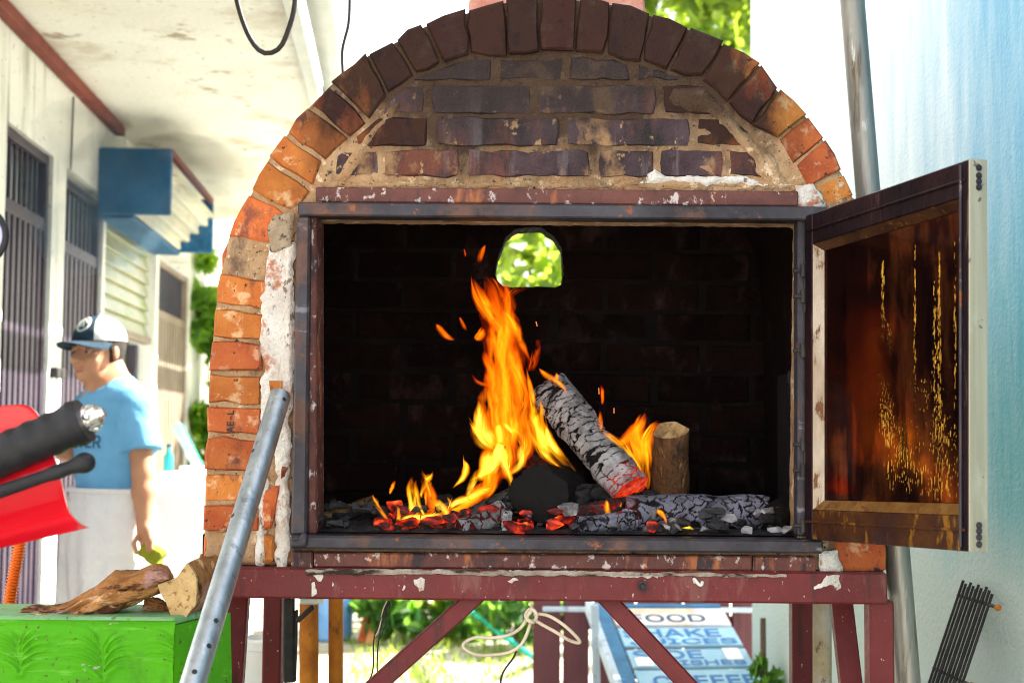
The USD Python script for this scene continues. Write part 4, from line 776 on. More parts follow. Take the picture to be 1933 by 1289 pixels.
# ---- steel pipes
def pole(name, label, p, q, Yp, Yq, r, mt, holes=(), catg='pole', ground=True):
    a, b = at(*p, Yp), at(*q, Yq)
    if ground and b[2] > 0: b = a + (b - a) * (a[2] - 0.004) / (a[2] - b[2])
    t = thing(name, label, catg, b)
    put(t, 'pipe', pipe(np.linspace(a, b, 12), r, r - 0.003, 32), mt, smooth=40)
    e = (b - a) / np.linalg.norm(b - a)
    for px, py, s in holes:
        k = (py - p[1]) / (q[1] - p[1]); c = a + (at(*q, Yq) - a) * k; side = np.cross(e, [0, 1, 0]); side /= np.linalg.norm(side)
        n = np.cross(side, e); n = n if n[1] < 0 else -n
        side = side if side[0] > 0 else -side
        o = n * math.cos(s) + side * math.sin(s); put(t, 'drilled_hole', tube(np.array([c + o * (r - .001), c + o * (r + .0006)]), 0.0042, 10), BLACKIRON)
    return t
pole('galvanised_pipe', 'galvanised pipe leaning on the left front of the oven', (529, 747), (364, 1289), -0.075, -0.50, 0.0195, GALV, [(540, 766, .7), (397, 1197, .55), (390, 1238, .6), (352, 1282, .1), (500, 880, -.9), (455, 1010, -.9)])
pole('steel_pipe', 'tall weathered steel pipe standing between the oven and the blue wall', (1604, -60), (1714, 1289), 0.16, 0.13, 0.0245, OLDPIPE)
pole('rusty_post', 'thick rusty brown post under the left end of the oven', (583, 1040), (583, 1289), 1.0, 1.0, 0.025, RUSTPIPE, catg='post')
pole('rusty_post', 'thin yellow-brown rusty post right of the thick one', (634, 1040), (634, 1289), 1.05, 1.05, 0.0195, RUSTPIPE, catg='post')
pole('mottled_pole', 'mottled pale pole standing under the right end of the oven', (1552, 1060), (1552, 1289), 0.45, 0.45, 0.0205, CEMENTPOLE)

# ================================================================== the fire
zf = zf
def woodgrid(a, b, ra, rb, seed, nu=110, nv=84, cell=(0.022, 0.013), crack=0.0045, lump=0.18, bend=0.0, flat=None, oval=1.0, metric=2.0, wid=.15):
    """a log as a closed grid with blocky char cracks; returns mesh, ash (0 in cracks - 1 on blocks), position along, angle"""
    a, b = np.asarray(a, float), np.asarray(b, float); Ln = np.linalg.norm(b - a); e = (b - a) / Ln
    s = np.cross(e, [0, 0, 1.0]); s /= np.linalg.norm(s); q = np.cross(s, e)
    gg = np.random.default_rng(seed); R = (ra + rb) / 2; C = 2 * np.pi * R
    k = int(Ln * C / (cell[0] * cell[1])) + 8; seeds = np.stack([gg.uniform(-.05, 1.05, k) * Ln / cell[0], gg.uniform(0, C, k) / cell[1]], 1)
    seeds = np.vstack([seeds, seeds + [0, C / cell[1]], seeds - [0, C / cell[1]]]); kd = cKDTree(seeds)
    u, v = np.meshgrid(np.linspace(0, 1, nu), np.arange(nv) / nv * 2 * np.pi, indexing='ij'); u, v = u.ravel(), v.ravel()
    d, _ = kd.query(np.stack([u * Ln / cell[0] + 0.5 * (meshkit.fbm(np.stack([u * Ln / R * 2.2, np.cos(v) * 2.2, np.sin(v) * 2.2], 1), 3, seed + 3) - .5) * 2, v / (2 * np.pi) * C / cell[1] + .5 * (meshkit.fbm(np.stack([u * Ln / R * 2.2 + 7, np.cos(v) * 2.2, np.sin(v) * 2.2], 1), 3, seed + 4) - .5) * 2], 1), 2, p=metric)
    ed = np.clip((d[:, 1] - d[:, 0]) / (wid * (.4 + 1.2 * meshkit.fbm(np.stack([u * Ln / R * 1.6, np.cos(v) * 1.6, np.sin(v) * 1.6], 1), 3, seed + 6))), 0, 1); ed = ed * ed * (3 - 2 * ed)
    r = ra + (rb - ra) * u
    P0 = a + (b - a) * u[:, None] + q * (bend * np.sin(np.pi * u))[:, None]
    dirv = np.cos(v)[:, None] * s + np.sin(v)[:, None] * q * oval
    nzv = meshkit.fbm(np.stack([u * Ln / R * 0.9, np.cos(v) * 1.3, np.sin(v) * 1.3], 1) + seed, 4, seed) - 0.5
    rr = r * (1 + lump * 2 * nzv) - crack * (1 - ed)
    if flat is not None:                                            # split face
        for ang, dist in flat:
            cc = np.cos(v - ang); rr = np.where(cc > 0.02, np.minimum(rr, r * dist / np.maximum(cc, .02) + .0015 * nzv), rr)
    P = P0 + dirv * rr[:, None]; V, F, ash = [P], [], ed.copy()
    i = np.arange(nu - 1)[:, None] * nv + np.arange(nv)[None]; j = np.arange(nu - 1)[:, None] * nv + (np.arange(nv)[None] + 1) % nv
    i, j = i.ravel(), j.ravel(); F += [np.stack([i, i + nv, j + nv], 1), np.stack([i, j + nv, j], 1)]
    n0 = nu * nv; rings = (0.93, 0.72, 0.48, 0.24)
    av, uu, vv, endf = [ash], [u], [v], [np.zeros(len(u))]
    for end, base, ctr, sg in ((0, 0, a, -1), (1, (nu - 1) * nv, b, 1)):
        prev = np.arange(nv) + base; E = P[base:base + nv]; c = E.mean(0)
        for k, t in enumerate(rings):
            bump = (meshkit.fbm(np.stack([np.cos(v[:nv]) * t * 3, np.sin(v[:nv]) * t * 3, 0 * v[:nv] + seed], 1), 3, seed) - .5) * 0.010
            Q = c + (E - c) * t + e * (sg * (bump + 0.004 * (1 - t)))[:, None]; V.append(Q); cur = n0 + np.arange(nv); n0 += nv
            pj, cj = np.roll(prev, -1), np.roll(cur, -1)
            q1, q2 = np.stack([prev, cur, cj], 1), np.stack([prev, cj, pj], 1)
            F += [q1[:, ::-1], q2[:, ::-1]] if end == 0 else [q1, q2]
            if end == 0: F[-2], F[-1] = np.stack([prev, cj, cur], 1), np.stack([prev, pj, cj], 1)
            prev = cur; av.append(.5 + .9 * (meshkit.fbm(np.stack([np.cos(v[:nv]) * t * 7, np.sin(v[:nv]) * t * 7, 0 * v[:nv]], 1), 3, seed) - .5)); uu.append(np.full(nv, float(end))); vv.append(v[:nv]); endf.append(np.ones(nv))
        V.append((c + e * sg * 0.004)[None]); k = n0; n0 += 1; pj = np.roll(prev, -1)
        F.append(np.stack([prev, np.full(nv, k), pj], 1) if end == 1 else np.stack([prev, pj, np.full(nv, k)], 1)); av.append([.35]); uu.append([float(end)]); vv.append([0.]); endf.append([1.])
    return (np.vstack(V), np.vstack(F)), np.concatenate(av), np.concatenate(uu), np.concatenate(vv), np.concatenate(endf)
def charlog(name, label, p, q, Yp, Yq, wp, wq, seed, mt, ember=None, ashmul=1.0, **kw):
    a, b = at(*p, Yp), at(*q, Yq)
    M, ash, u, v, ends = woodgrid(a, b, wp * mm(Yp), wq * mm(Yq), seed, **kw)
    em = np.zeros(len(ash)) if ember is None else ember(u, v, ash, ends)
    t = thing(name, label, 'log', (a + b) / 2)
    put(t, 'charred_wood', M, mt, smooth=True, var={'ash': ash * ashmul, 'ember': em})
    return t
hot_end = lambda u, v, a, e: np.clip((u - 0.80) / 0.12, 0, 1) * np.where(a < 0.9, 1.35, 0.45)
charlog('burning_log', 'ash-white burnt log leaning steeply across the fire, its foot glowing red', (1036, 735), (1190, 925), 0.30, 0.17, 39, 41, 3, ASHWOOD, hot_end, nu=170, nv=110, cell=(.0125, .040), crack=.0050, lump=.22, oval=.95, metric=3.0, wid=.11)
charlog('burning_log', 'grey log with square charred blocks lying along the right front of the hearth', (1180, 976), (1442, 974), 0.13, 0.15, 41, 40, 5, ASHBLUE, lambda u, v, a, e: np.clip((0.10 - u) / .1, 0, 1) * .4, nu=170, nv=110, cell=(.023, .019), crack=.0050, lump=.14, metric=np.inf, wid=.10)
charlog('burning_log', 'dark stub of a log at the right end of the hearth', (1452, 985), (1512, 950), 0.10, 0.20, 29, 30, 8, DARKCHAR, None, 0.5, nu=60, nv=60, cell=(.09, .05), crack=.002, lump=.14)
charlog('burning_log', 'thick black log seen end-on in the middle of the fire', (1016, 932), (1095, 925), 0.10, 0.42, 56, 52, 9, DARKCHAR, None, 0.45, nu=80, nv=90, cell=(.05, .03), crack=.003, lump=.30)
charlog('burning_log', 'black charred log lying right of the end-on log', (1050, 955), (1172, 935), 0.14, 0.22, 34, 30, 12, DARKCHAR, lambda u, v, a, e: np.clip((u - .85) / .1, 0, 1) * .9, 0.7, nu=100, nv=80, cell=(.04, .022), crack=.004, lump=.2)
charlog('burning_log', 'brown log glowing behind the flames above the black end-on log', (935, 850), (1070, 905), 0.40, 0.33, 30, 28, 14, DARKCHAR, lambda u, v, a, e: (1 - a) * .5, 0.6, nu=80, nv=60, cell=(.04, .02), crack=.004)
charlog('burning_log', 'charred stick sloping up to the black end-on log from the embers', (846, 998), (985, 935), 0.09, 0.16, 17, 24, 15, DARKCHAR, lambda u, v, a, e: np.clip((.25 - u) / .2, 0, 1) * .5, 0.9, nu=90, nv=60, cell=(.02, .012), crack=.004, lump=.22)
charlog('burning_log', 'blackened branch lying low behind the left flames', (640, 992), (850, 950), 0.20, 0.32, 14, 20, 17, DARKCHAR, None, 0.6, nu=90, nv=50, cell=(.03, .014), crack=.003, lump=.2)
charlog('burning_log', 'short grey charred piece at the front right of the end-on log', (1090, 992), (1200, 984), 0.055, 0.07, 17, 20, 41, ASHBLUE, None, 1.0, nu=90, nv=60, cell=(.016, .014), crack=.004, lump=.24, metric=np.inf)
charlog('burning_log', 'split charred chunk with ash edges at the front left of the end-on log', (868, 1000), (950, 968), 0.065, 0.10, 19, 25, 43, ASHWOOD, lambda u, v, a, e: (1 - a) * .7, .8, nu=90, nv=60, cell=(.014, .022), crack=.005, lump=.35)
charlog('burning_log', 'blackened log end resting right of the glowing foot of the leaning log', (1150, 968), (1235, 945), 0.12, 0.20, 24, 22, 45, DARKCHAR, None, .9, nu=80, nv=60, cell=(.02, .016), crack=.004, lump=.3)
charlog('burning_log', 'black chunk between the left flames and the middle of the fire', (820, 985), (905, 962), 0.15, 0.22, 18, 22, 47, DARKCHAR, lambda u, v, a, e: (1 - a) * .5, .9, nu=80, nv=60, cell=(.02, .016), crack=.004, lump=.35)
charlog('burning_log', 'black log lying across the front between the end-on log and the grey blocks', (1075, 978), (1165, 962), 0.085, 0.12, 22, 24, 51, DARKCHAR, lambda u, v, a, e: (1 - a) * .8, .8, nu=80, nv=60, cell=(.018, .014), crack=.004, lump=.3)
charlog('burning_log', 'short blackened piece standing on the embers left of the end-on log', (915, 1000), (945, 950), 0.11, 0.14, 17, 15, 53, DARKCHAR, lambda u, v, a, e: (1 - a) * .8, .9, nu=70, nv=50, cell=(.016, .012), crack=.004, lump=.35)
# pale unburnt pieces
a, b = at(590, 990, 0.22), at(705, 955, 0.34)
M, *_ = woodgrid(a, b, 0.017, 0.022, 21, nu=60, nv=40, cell=(.08, .008), crack=.003, lump=.25)
t = thing('firewood_stick', 'yellowish split stick on the left of the hearth', 'firewood', (a + b) / 2); put(t, 'split_wood', M, mat('dull_split_wood', (0.16, 0.095, 0.035), (0.28, 0.18, 0.07), 40, stretch=(.3, 1, 1), bump=.7, rough=.8, spots=[((.03, .02, .015), 30, .57, .1, (.3, 1, 1))]), smooth=True)
a, b = at(1262, 945, 0.36), at(1264, 832, 0.33)
M, ash, u, v, ends = woodgrid(a, b, 0.044, 0.041, 23, nu=70, nv=64, cell=(.12, .010), crack=.003, lump=.08, flat=[(0.3, .75), (2.6, .8)])
t = thing('firewood_block', 'upright block of firewood with a pale sawn top at the back right of the fire', 'firewood', a)
put(t, 'bark', M, BARK, smooth=True)
topring = M[0][(ends == 0) & (np.isclose(u, 1.0))]; c = topring.mean(0)
up = (b - a) / np.linalg.norm(b - a); tilt = np.array([-0.13, -0.44, 1.0]); tilt /= np.linalg.norm(tilt)
rg = c + (topring - c) * 1.01; rg = rg + up * (-(rg - c) @ tilt / (up @ tilt))[:, None] + up * .024; k = len(rg)
V = np.vstack([rg - up * .03, rg, (c + (rg - c) * .5) + 0, [rg.mean(0)]]); F = []
for i in range(k):
    j = (i + 1) % k; F += [(i, j, k + j), (i, k + j, k + i), (k + i, k + j, 2 * k + j), (k + i, 2 * k + j, 2 * k + i), (2 * k + i, 2 * k + j, 3 * k)]
F = np.array(F); nrm = np.cross(V[F[4, 1]] - V[F[4, 0]], V[F[4, 2]] - V[F[4, 0]])
F = F if nrm[2] > 0 else F[:, ::-1]; sd = np.arange(len(F)) % 5 < 2
put(t, 'sawn_top', (V, F[~sd]), FRESHWOOD); put(t, 'bark_rim', (V, F[sd]), BARK)

# coals and ash
def coal(c, r, seed, sc=(1, 1, 1)):
    """an angular broken lump"""
    gg = np.random.default_rng(seed); d = gg.normal(size=(15, 3)); d /= np.linalg.norm(d, axis=1, keepdims=True); d = np.clip(d * gg.uniform(.75, 1.25, (15, 1)), -.8, .8)
    v, f, _ = meshkit.arrays(manifold3d.Manifold.hull_points(d)); m = trimesh.Trimesh(v, f, process=False).subdivide(); v, f = np.array(m.vertices), np.array(m.faces)
    v = v * (1 + .16 * (meshkit.fbm(v * 3 + seed, 3, seed) - .5))[:, None]; R = trimesh.transformations.rotation_matrix(gg.uniform(0, 6.28), [0, 0, 1])[:3, :3] @ trimesh.transformations.rotation_matrix(gg.normal(0, .35), [1, 0, 0])[:3, :3]
    return c + (v * np.array(sc)) @ R.T * r, f
gg = np.random.default_rng(9)
ASHPALE = charred('pale_ash', (0.42, 0.41, 0.43), .3)
KIND = {'red': ('glowing red ember among the coals at the front of the hearth', 'ember', 'embers in the fire', EMBER), 'grey': ('ash-grey lump of charcoal at the front of the hearth', 'coal', 'grey coals in the fire', ASHPALE), 'black': ('black lump of charcoal on the hearth', 'coal', 'black coals in the fire', DARKCHAR)}
for k in range(190):
    px = gg.uniform(600, 1490); Y = gg.choice([gg.uniform(.034, .13), gg.uniform(.1, .30)], p=[.7, .3]); r = gg.uniform(.008, .019) * (1 if Y < .14 else 1.2)
    pr = 0.85 if 715 < px < 850 else 0.6 if 870 < px < 1075 else 0.22 if 1080 < px < 1300 else 0.02
    kind = 'red' if gg.random() < pr else ('grey' if px > 860 and gg.random() < .6 else 'black')
    c = at(px, 990, Y); c[2] = zf + r * gg.uniform(.5, 1.0) + (0.036 * gg.random() if Y > .06 else 0.012 * gg.random())
    V, F = coal(c, r, 1000 + k, (gg.uniform(.9, 2.1), gg.uniform(.6, 1.1), gg.uniform(.45, .9)))
    lab, ct, gr, mt = KIND[kind]; n = len(V)
    em = (gg.uniform(.9, 1.7) * np.clip(meshkit.fbm(V * 70, 3, k) * 3.2 - 1.0, 0, 1.3)) if kind == 'red' else np.zeros(n)
    put('/World', 'ember' if kind == 'red' else 'coal', (V, F), mt, smooth=False, label=lab, cat=ct, group=gr, var={'ash': np.full(n, gg.uniform(.5, 1.1)), 'ember': em})
V, F = grid(lambda u, v: np.stack([-0.40 + .96 * u, 0.03 + .5 * v, zf + .003 + .022 * meshkit.fbm(np.stack([u * 22, v * 12, 0 * u], 1), 4, 3) * np.sin(np.pi * np.clip(v * 1.1, 0, 1)) ** .5], 1), 90, 50)
put('/World', 'ash', (V, F[:, ::-1] if np.cross(V[F[0, 1]] - V[F[0, 0]], V[F[0, 2]] - V[F[0, 0]])[2] < 0 else F), ASHBED, smooth=True, kind='stuff', label='bed of grey ash and cinders on the hearth', cat='ash')
a, b = at(953, 1008, 0.06), at(957, 964, 0.075)
charlog('charcoal_stick', 'small upright ash-white stick of charcoal below the black end-on log', (955, 1008), (958, 966), 0.06, 0.075, 11, 9, 31, ASHWOOD, None, 1.3, nu=40, nv=24, cell=(.02, .01), crack=.002)
charlog('charcoal_stick', 'flat pale flake of charcoal lying left of the upright stick', (882, 985), (905, 981), 0.06, 0.07, 5, 6, 33, ASHWOOD, None, 1.2, nu=24, nv=20, cell=(.02, .01), crack=.0015)

# flames: each tongue a thin lens-shaped sheet of glowing gas
def tongue(pts, Y, hot0, hot1, seed, thick=0.38, wob=1.0):
    P = np.array(pts, float); n = 34
    t = np.r_[0, np.cumsum(np.hypot(*np.diff(P[:, :2], axis=0).T))]; Ln = t[-1]; t /= Ln
    s = np.linspace(0, 1, n); xy = CubicSpline(t, P[:, :2])(s) if len(P) > 2 else P[0, :2] + (P[-1, :2] - P[0, :2]) * s[:, None]; w = PchipInterpolator(t, P[:, 2])(s)
    q = np.stack([s * Ln / 26 + seed * 3.7, 0 * s, 0 * s], 1)
    w = w * (1 + .35 * wob * (meshkit.fbm(q, 3, seed) - .5) * 2)
    xy = xy + (meshkit.fbm(np.stack([s * Ln / 40 + seed, 0 * s + 5, 0 * s], 1), 2, seed)[:, None] - .5) * w[:, None] * .5 * wob
    C = np.array([at(x, y, Y) for x, y in xy]); k = mm(Y)
    T = np.gradient(C, axis=0); T /= np.linalg.norm(T, axis=1, keepdims=True); Nn = np.cross(T, [0, -1, 0]); Nn /= np.linalg.norm(Nn, axis=1, keepdims=True)
    C[:, 1] += (meshkit.fbm(np.stack([s * 4 + seed, 0 * s, 0 * s], 1), 2, seed + 9) - .5) * .03
    m = 11; vv = np.cos(np.linspace(np.pi, 0, m)); side = [-1, 1]; V, heat, hot, al, ac = [], [], [], [], []
    ring = [(x, -1) for x in vv] + [(x, 1) for x in vv[1:-1][::-1]]
    for i in range(n):
        for x, sg in ring:
            V.append(C[i] + Nn[i] * x * w[i] * k + np.array([0, sg * thick * w[i] * k * math.sqrt(max(0, 1 - x * x)), 0]))
            h = (1 - x * x) ** 1.25 * min(1, s[i] / .16 + .22, (1 - s[i]) / .38 + .10); heat.append(h)
            hot.append((hot0 + (hot1 - hot0) * s[i]) + 0.55 * h - .30); al.append(s[i] * Ln / 75 + seed * 5.3); ac.append(x * w[i] / 15 + seed * 1.7)
    r = len(ring); i = np.arange(n - 1)[:, None] * r + np.arange(r)[None]; j = np.arange(n - 1)[:, None] * r + (np.arange(r)[None] + 1) % r; i, j = i.ravel(), j.ravel()
    F = np.vstack([np.stack([i, i + r, j + r], 1), np.stack([i, j + r, j], 1)])
    return (np.array(V), F), dict(glowcore=heat, hot=hot, along=al, across=ac)
fs = [0]
def flame(label, tongues, group=None):
    """tongues: (points (x, y, half width), Y, hot at the first point, hot at the last)"""
    base = max(tongues[0][0], key=lambda p: p[1]); t = thing('flame', label, 'flame', at(base[0], base[1], tongues[0][1]), group)
    for pts, Y, h0, h1 in tongues:
        fs[0] += 1; M, var = tongue(pts, Y, h0 - .07, h1 - .07, fs[0]); put(t, 'tongue', M, FLAME, smooth=True, var=var)
        W = max(p[2] for p in pts)
        if W > 8:
            P = np.array(sorted(pts, key=lambda p: -p[1]) if abs(pts[0][1] - pts[-1][1]) > 40 else pts, float); g4 = np.random.default_rng(900 + fs[0])
            for k in range(2 if W > 12 else 1):
                a = g4.integers(0, max(1, len(P) - 2)); Q = P[a:min(len(P), a + g4.integers(2, 5))].copy()
                if len(Q) < 2: continue
                sd = g4.choice([-1, 1]); off = sd * g4.uniform(.45, 1.0) * np.maximum(Q[:, 2], 3); Q[:, 0] += off * np.linspace(.5, 1.1, len(Q)); Q[:, 1] -= g4.uniform(2, 14) * np.linspace(0, 1, len(Q))
                Q[:, 2] = np.clip(Q[:, 2] * g4.uniform(.16, .38), 1.5, 9) * np.linspace(1, .6, len(Q)); Q[-1, 2] = .6; Q[0, 2] *= .4
                fs[0] += 1; M, var = tongue([tuple(q) for q in Q], Y + g4.uniform(-.03, .03), h0 - .12, h1 - .14, fs[0]); put(t, 'tongue', M, FLAME, smooth=True, var=var)
    return t
flame('tall orange column of flame rising to the vent hole', [
    ([(948, 868, 14), (945, 800, 34), (945, 740, 38), (950, 690, 34), (948, 640, 30), (944, 600, 30), (938, 565, 34), (930, 540, 24), (918, 524, 5)], 0.26, .50, .28),
    ([(955, 850, 10), (965, 790, 24), (958, 720, 22), (955, 660, 18), (962, 610, 16), (958, 575, 12), (966, 556, 8), (985, 548, 5), (1000, 541, 2)], 0.24, .50, .32),
    ([(952, 640, 14), (935, 600, 22), (912, 570, 18), (899, 545, 10), (893, 526, 2)], 0.25, .45, .28),
    ([(948, 590, 14), (966, 605, 14), (980, 638, 11), (992, 664, 7), (1003, 684, 1)], 0.23, .42, .28),
    ([(940, 770, 12), (930, 715, 16), (921, 688, 12), (913, 662, 2)], 0.28, .40, .24),
    ([(938, 740, 5), (918, 728, 9), (900, 722, 8), (889, 700, 2)], 0.30, .22, .12),
    ([(975, 780, 8), (985, 745, 16), (975, 700, 16), (965, 660, 10), (960, 620, 3)], 0.22, .42, .32),
    ([(1000, 700, 6), (1012, 665, 9), (1015, 640, 4)], 0.32, .08, .02),
    ([(950, 905, 26), (946, 840, 40), (946, 760, 46), (949, 690, 42), (945, 620, 36), (934, 560, 26), (920, 530, 8)], 0.29, .34, .18),
    ([(985, 880, 10), (992, 820, 20), (985, 760, 22), (975, 710, 14), (968, 660, 4)], 0.27, .36, .22)])
flame('curling yellow flame around the foot of the tall flame', [
    ([(903, 757, 2), (905, 775, 10), (904, 800, 17), (918, 828, 20), (938, 845, 18), (955, 855, 8)], 0.20, .68, .85),
    ([(887, 798, 2), (903, 812, 12), (925, 836, 12), (935, 850, 5)], 0.19, .70, .80),
    ([(945, 795, 4), (964, 810, 10), (980, 830, 10), (985, 858, 10), (974, 884, 9), (955, 896, 3)], 0.18, .75, .92),
    ([(935, 835, 4), (948, 858, 16), (955, 885, 12), (962, 905, 10), (962, 926, 3)], 0.17, .92, .70),
    ([(950, 838, 6), (936, 860, 13), (925, 882, 15), (905, 897, 12), (885, 906, 4)], 0.17, .95, .80),
    ([(940, 800, 8), (946, 830, 14), (942, 850, 6)], 0.23, .62, .62)])
flame('flame running down the left side of the leaning log', [
    ([(994, 692, 1), (1000, 728, 6), (1007, 765, 11), (1012, 795, 19), (1028, 832, 22), (1050, 858, 15), (1070, 874, 9), (1088, 890, 1)], 0.13, .40, .85),
    ([(1031, 803, 1), (1036, 826, 7), (1050, 848, 9), (1067, 862, 3)], 0.11, .70, .80),
    ([(1000, 780, 5), (1015, 812, 14), (1020, 840, 16), (1040, 866, 12), (1062, 884, 4)], 0.14, .55, .88)])
flame('low yellow flames spreading over the left end of the embers', [
    ([(744, 989, 2), (758, 985, 7), (775, 977, 9), (800, 976, 6), (822, 974, 7), (845, 972, 4)], 0.10, .80, .92),
    ([(843, 974, 3), (838, 962, 11), (826, 952, 11), (814, 940, 2)], 0.10, .85, .72),
    ([(782, 974, 11), (780, 955, 10), (776, 930, 9), (776, 912, 6), (778, 899, 1)], 0.11, .80, .58),
    ([(804, 975, 3), (792, 955, 6), (785, 930, 7), (785, 906, 1)], 0.10, .82, .60),
    ([(752, 983, 6), (752, 968, 6), (748, 952, 1)], 0.10, .70, .48),
    ([(745, 992, 8), (800, 978, 16), (850, 962, 20), (900, 935, 22), (935, 900, 20), (950, 870, 10)], 0.17, .42, .36),
    ([(830, 975, 8), (815, 950, 16), (808, 925, 14), (800, 905, 4)], 0.16, .36, .2), ([(905, 940, 10), (925, 900, 20), (918, 865, 16), (925, 835, 6)], 0.20, .45, .4)])
flame('forked yellow flame behind the low left flames', [
    ([(796, 940, 1), (800, 920, 7), (803, 905, 11), (798, 897, 5), (794, 892, 1)], 0.16, .75, .60),
    ([(803, 906, 9), (811, 900, 7), (818, 894, 1)], 0.16, .70, .60),
    ([(813, 940, 1), (811, 920, 6), (807, 906, 5)], 0.16, .70, .65), ([(803, 956, 1), (803, 938, 4), (804, 920, 3)], 0.16, .70, .62)])
flame('rising yellow flame between the low left flames and the tall one', [
    ([(846, 962, 3), (862, 947, 11), (882, 934, 14), (894, 912, 14), (899, 895, 12), (905, 885, 4)], 0.12, .88, .76),
    ([(876, 868, 1), (880, 886, 9), (874, 902, 10), (862, 914, 4), (855, 921, 1)], 0.13, .58, .68),
    ([(884, 942, 8), (905, 930, 10), (922, 925, 7), (937, 926, 1)], 0.11, .80, .85),
    ([(898, 902, 6), (912, 892, 12), (922, 872, 15), (930, 850, 10)], 0.14, .72, .85), ([(856, 958, 2), (846, 945, 5), (842, 934, 1)], 0.13, .70, .6)])
flame('orange flame fanning up against the pale sawn block', [
    ([(1217, 779, 1), (1210, 800, 14), (1202, 832, 24), (1210, 868, 18), (1219, 900, 8), (1223, 926, 3)], 0.24, .30, .66),
    ([(1247, 797, 1), (1234, 806, 10), (1222, 834, 15), (1222, 875, 9), (1225, 922, 3)], 0.23, .38, .70),
    ([(1134, 812, 2), (1150, 823, 7), (1170, 842, 10), (1192, 864, 10), (1208, 890, 8), (1221, 922, 3)], 0.20, .55, .85),
    ([(1215, 800, 6), (1190, 822, 15), (1174, 834, 12), (1152, 824, 4)], 0.25, .25, .35)])
flame('thin wavering flame above the middle of the leaning log', [([(1130, 822, 4), (1134, 798, 5), (1132, 770, 1)], 0.21, .45, .3), ([(1137, 764, 2), (1137, 748, 5), (1134, 726, 1)], 0.22, .2, .1)])
flame('wisp of flame at the top of the leaning log', [([(1018, 695, 1), (1031, 708, 6), (1046, 717, 7), (1060, 728, 5), (1070, 747, 1)], 0.24, .45, .5), ([(1050, 719, 5), (1052, 712, 4), (1049, 703, 1)], 0.24, .4, .4)])
flame('thin flame at the far left of the embers', [([(703, 933, 1), (713, 956, 5), (725, 974, 5), (733, 991, 1)], 0.10, .45, .6)])
flame('little detached flame above the low left flames', [([(735, 933, 1), (740, 920, 5), (746, 907, 2)], 0.16, .5, .35)])
flame('loose lick of flame floating left of the vent hole', [([(917, 463, 1), (908, 478, 8), (903, 497, 3)], 0.30, .22, .28), ([(876, 470, 1), (878, 478, 2.5), (879, 486, 1)], 0.30, .08, .06)])
flame('loose lick of flame floating far left of the tall flame', [([(823, 611, 1), (832, 624, 8), (845, 636, 6), (858, 640, 1)], 0.30, .28, .35)])
flame('small pointed lick beside the left of the tall flame', [([(867, 597, 1), (873, 612, 5), (881, 625, 2)], 0.30, .2, .25)])
flame('broad low lick touching the left of the tall flame', [([(896, 640, 2), (908, 632, 9), (914, 620, 2)], 0.29, .25, .25)])
flame('short flame on the front coals under the black log', [([(1080, 951, 1), (1086, 966, 8), (1094, 982, 6), (1108, 985, 1)], 0.08, .5, .7)])
flame('pointed flame on the coals right of the black log', [([(1146, 944, 1), (1147, 963, 8), (1154, 977, 5), (1165, 968, 4), (1171, 946, 1)], 0.09, .5, .5)])
flame('tiny flame on the left of the grey block-charred log', [([(1230, 966, 2), (1246, 966, 7), (1256, 980, 3), (1262, 996, 1)], 0.075, .55, .4)])
flame('tiny bright flame at the front of the grey block-charred log', [([(1282, 987, 2), (1294, 994, 6), (1310, 998, 1)], 0.07, .85, .9)])
for px, py, dx, dy, lab in ((1012, 607, 2, 9, 'spark right of the tall flame'), (1130, 732, 1, 12, 'spark above the thin wavering flame'), (1159, 770, 0, 10, 'spark left of the fanning flame')):
    put('/World', 'spark', tube(np.array([at(px, py, .2), at(px + dx, py + dy, .2)]), .0011, 6), L + 'spark_light', label='red ' + lab, cat='spark')

# ================================================================== green carved counter with firewood on it
GY = -0.20; zt = at(200, 1166, GY)[2]; xc = at(331, 1200, GY)[0]; x0 = at(-420, 1200, GY)[0]
G = thing('green_counter', 'bright green painted counter with palm fronds carved in its front', 'counter', (-0.9, -0.1, 0))
fr = []
def q5(x, y): p = at(x / 4.956, 1040 + y / 4.956, GY); return (p[0], p[2])
right1 = [[(210, 1080), (300, 1010), (480, 985)], [(205, 1020), (330, 915), (540, 905)], [(205, 980), (330, 850), (550, 828)], [(215, 900), (310, 790), (520, 760)], [(222, 830), (270, 740), (335, 700)]]
right2 = [[(985, 1130), (1100, 1040), (1310, 1055)], [(985, 1080), (1100, 950), (1300, 945)], [(985, 1000), (1080, 870), (1260, 825)], [(985, 930), (1060, 790), (1200, 725)],
          [(960, 1140), (830, 1040), (590, 1020)], [(950, 1060), (820, 960), (600, 945)], [(950, 980), (820, 880), (640, 860)], [(940, 900), (830, 790), (640, 770)], [(935, 800), (860, 710), (740, 680)]]
right3 = [[(1700, 1010), (1590, 930), (1390, 908)], [(1690, 900), (1560, 810), (1380, 800)], [(1650, 830), (1540, 730), (1380, 728)], [(1720, 1110), (1620, 1010), (1430, 990)]]
for cv in right1 + [[(410 - x, y) for x, y in c] for c in right1] + right2 + right3 + [[(x - 1530, y) for x, y in c] for c in right2 + [[(410 + 0 * y, y) for x, y in []]] if c]:
    k = curve([(*q5(*p),) for p in [(x, y) for x, y in cv]], 60); fr.append(np.c_[k, np.linspace(0, 1, 60)])
for stem in ([(205, 1110), (185, 950), (150, 820)], [(975, 1165), (965, 980), (930, 780)], [(205, 1110), (212, 950), (222, 800)], [(978, 1165), (985, 1000), (990, 880)]):
    k = curve([q5(*p) for p in stem], 60); fr.append(np.c_[k, np.full(60, .3)])
FR = np.vstack(fr); kd = cKDTree(FR[:, :2]); zlow = 0.55
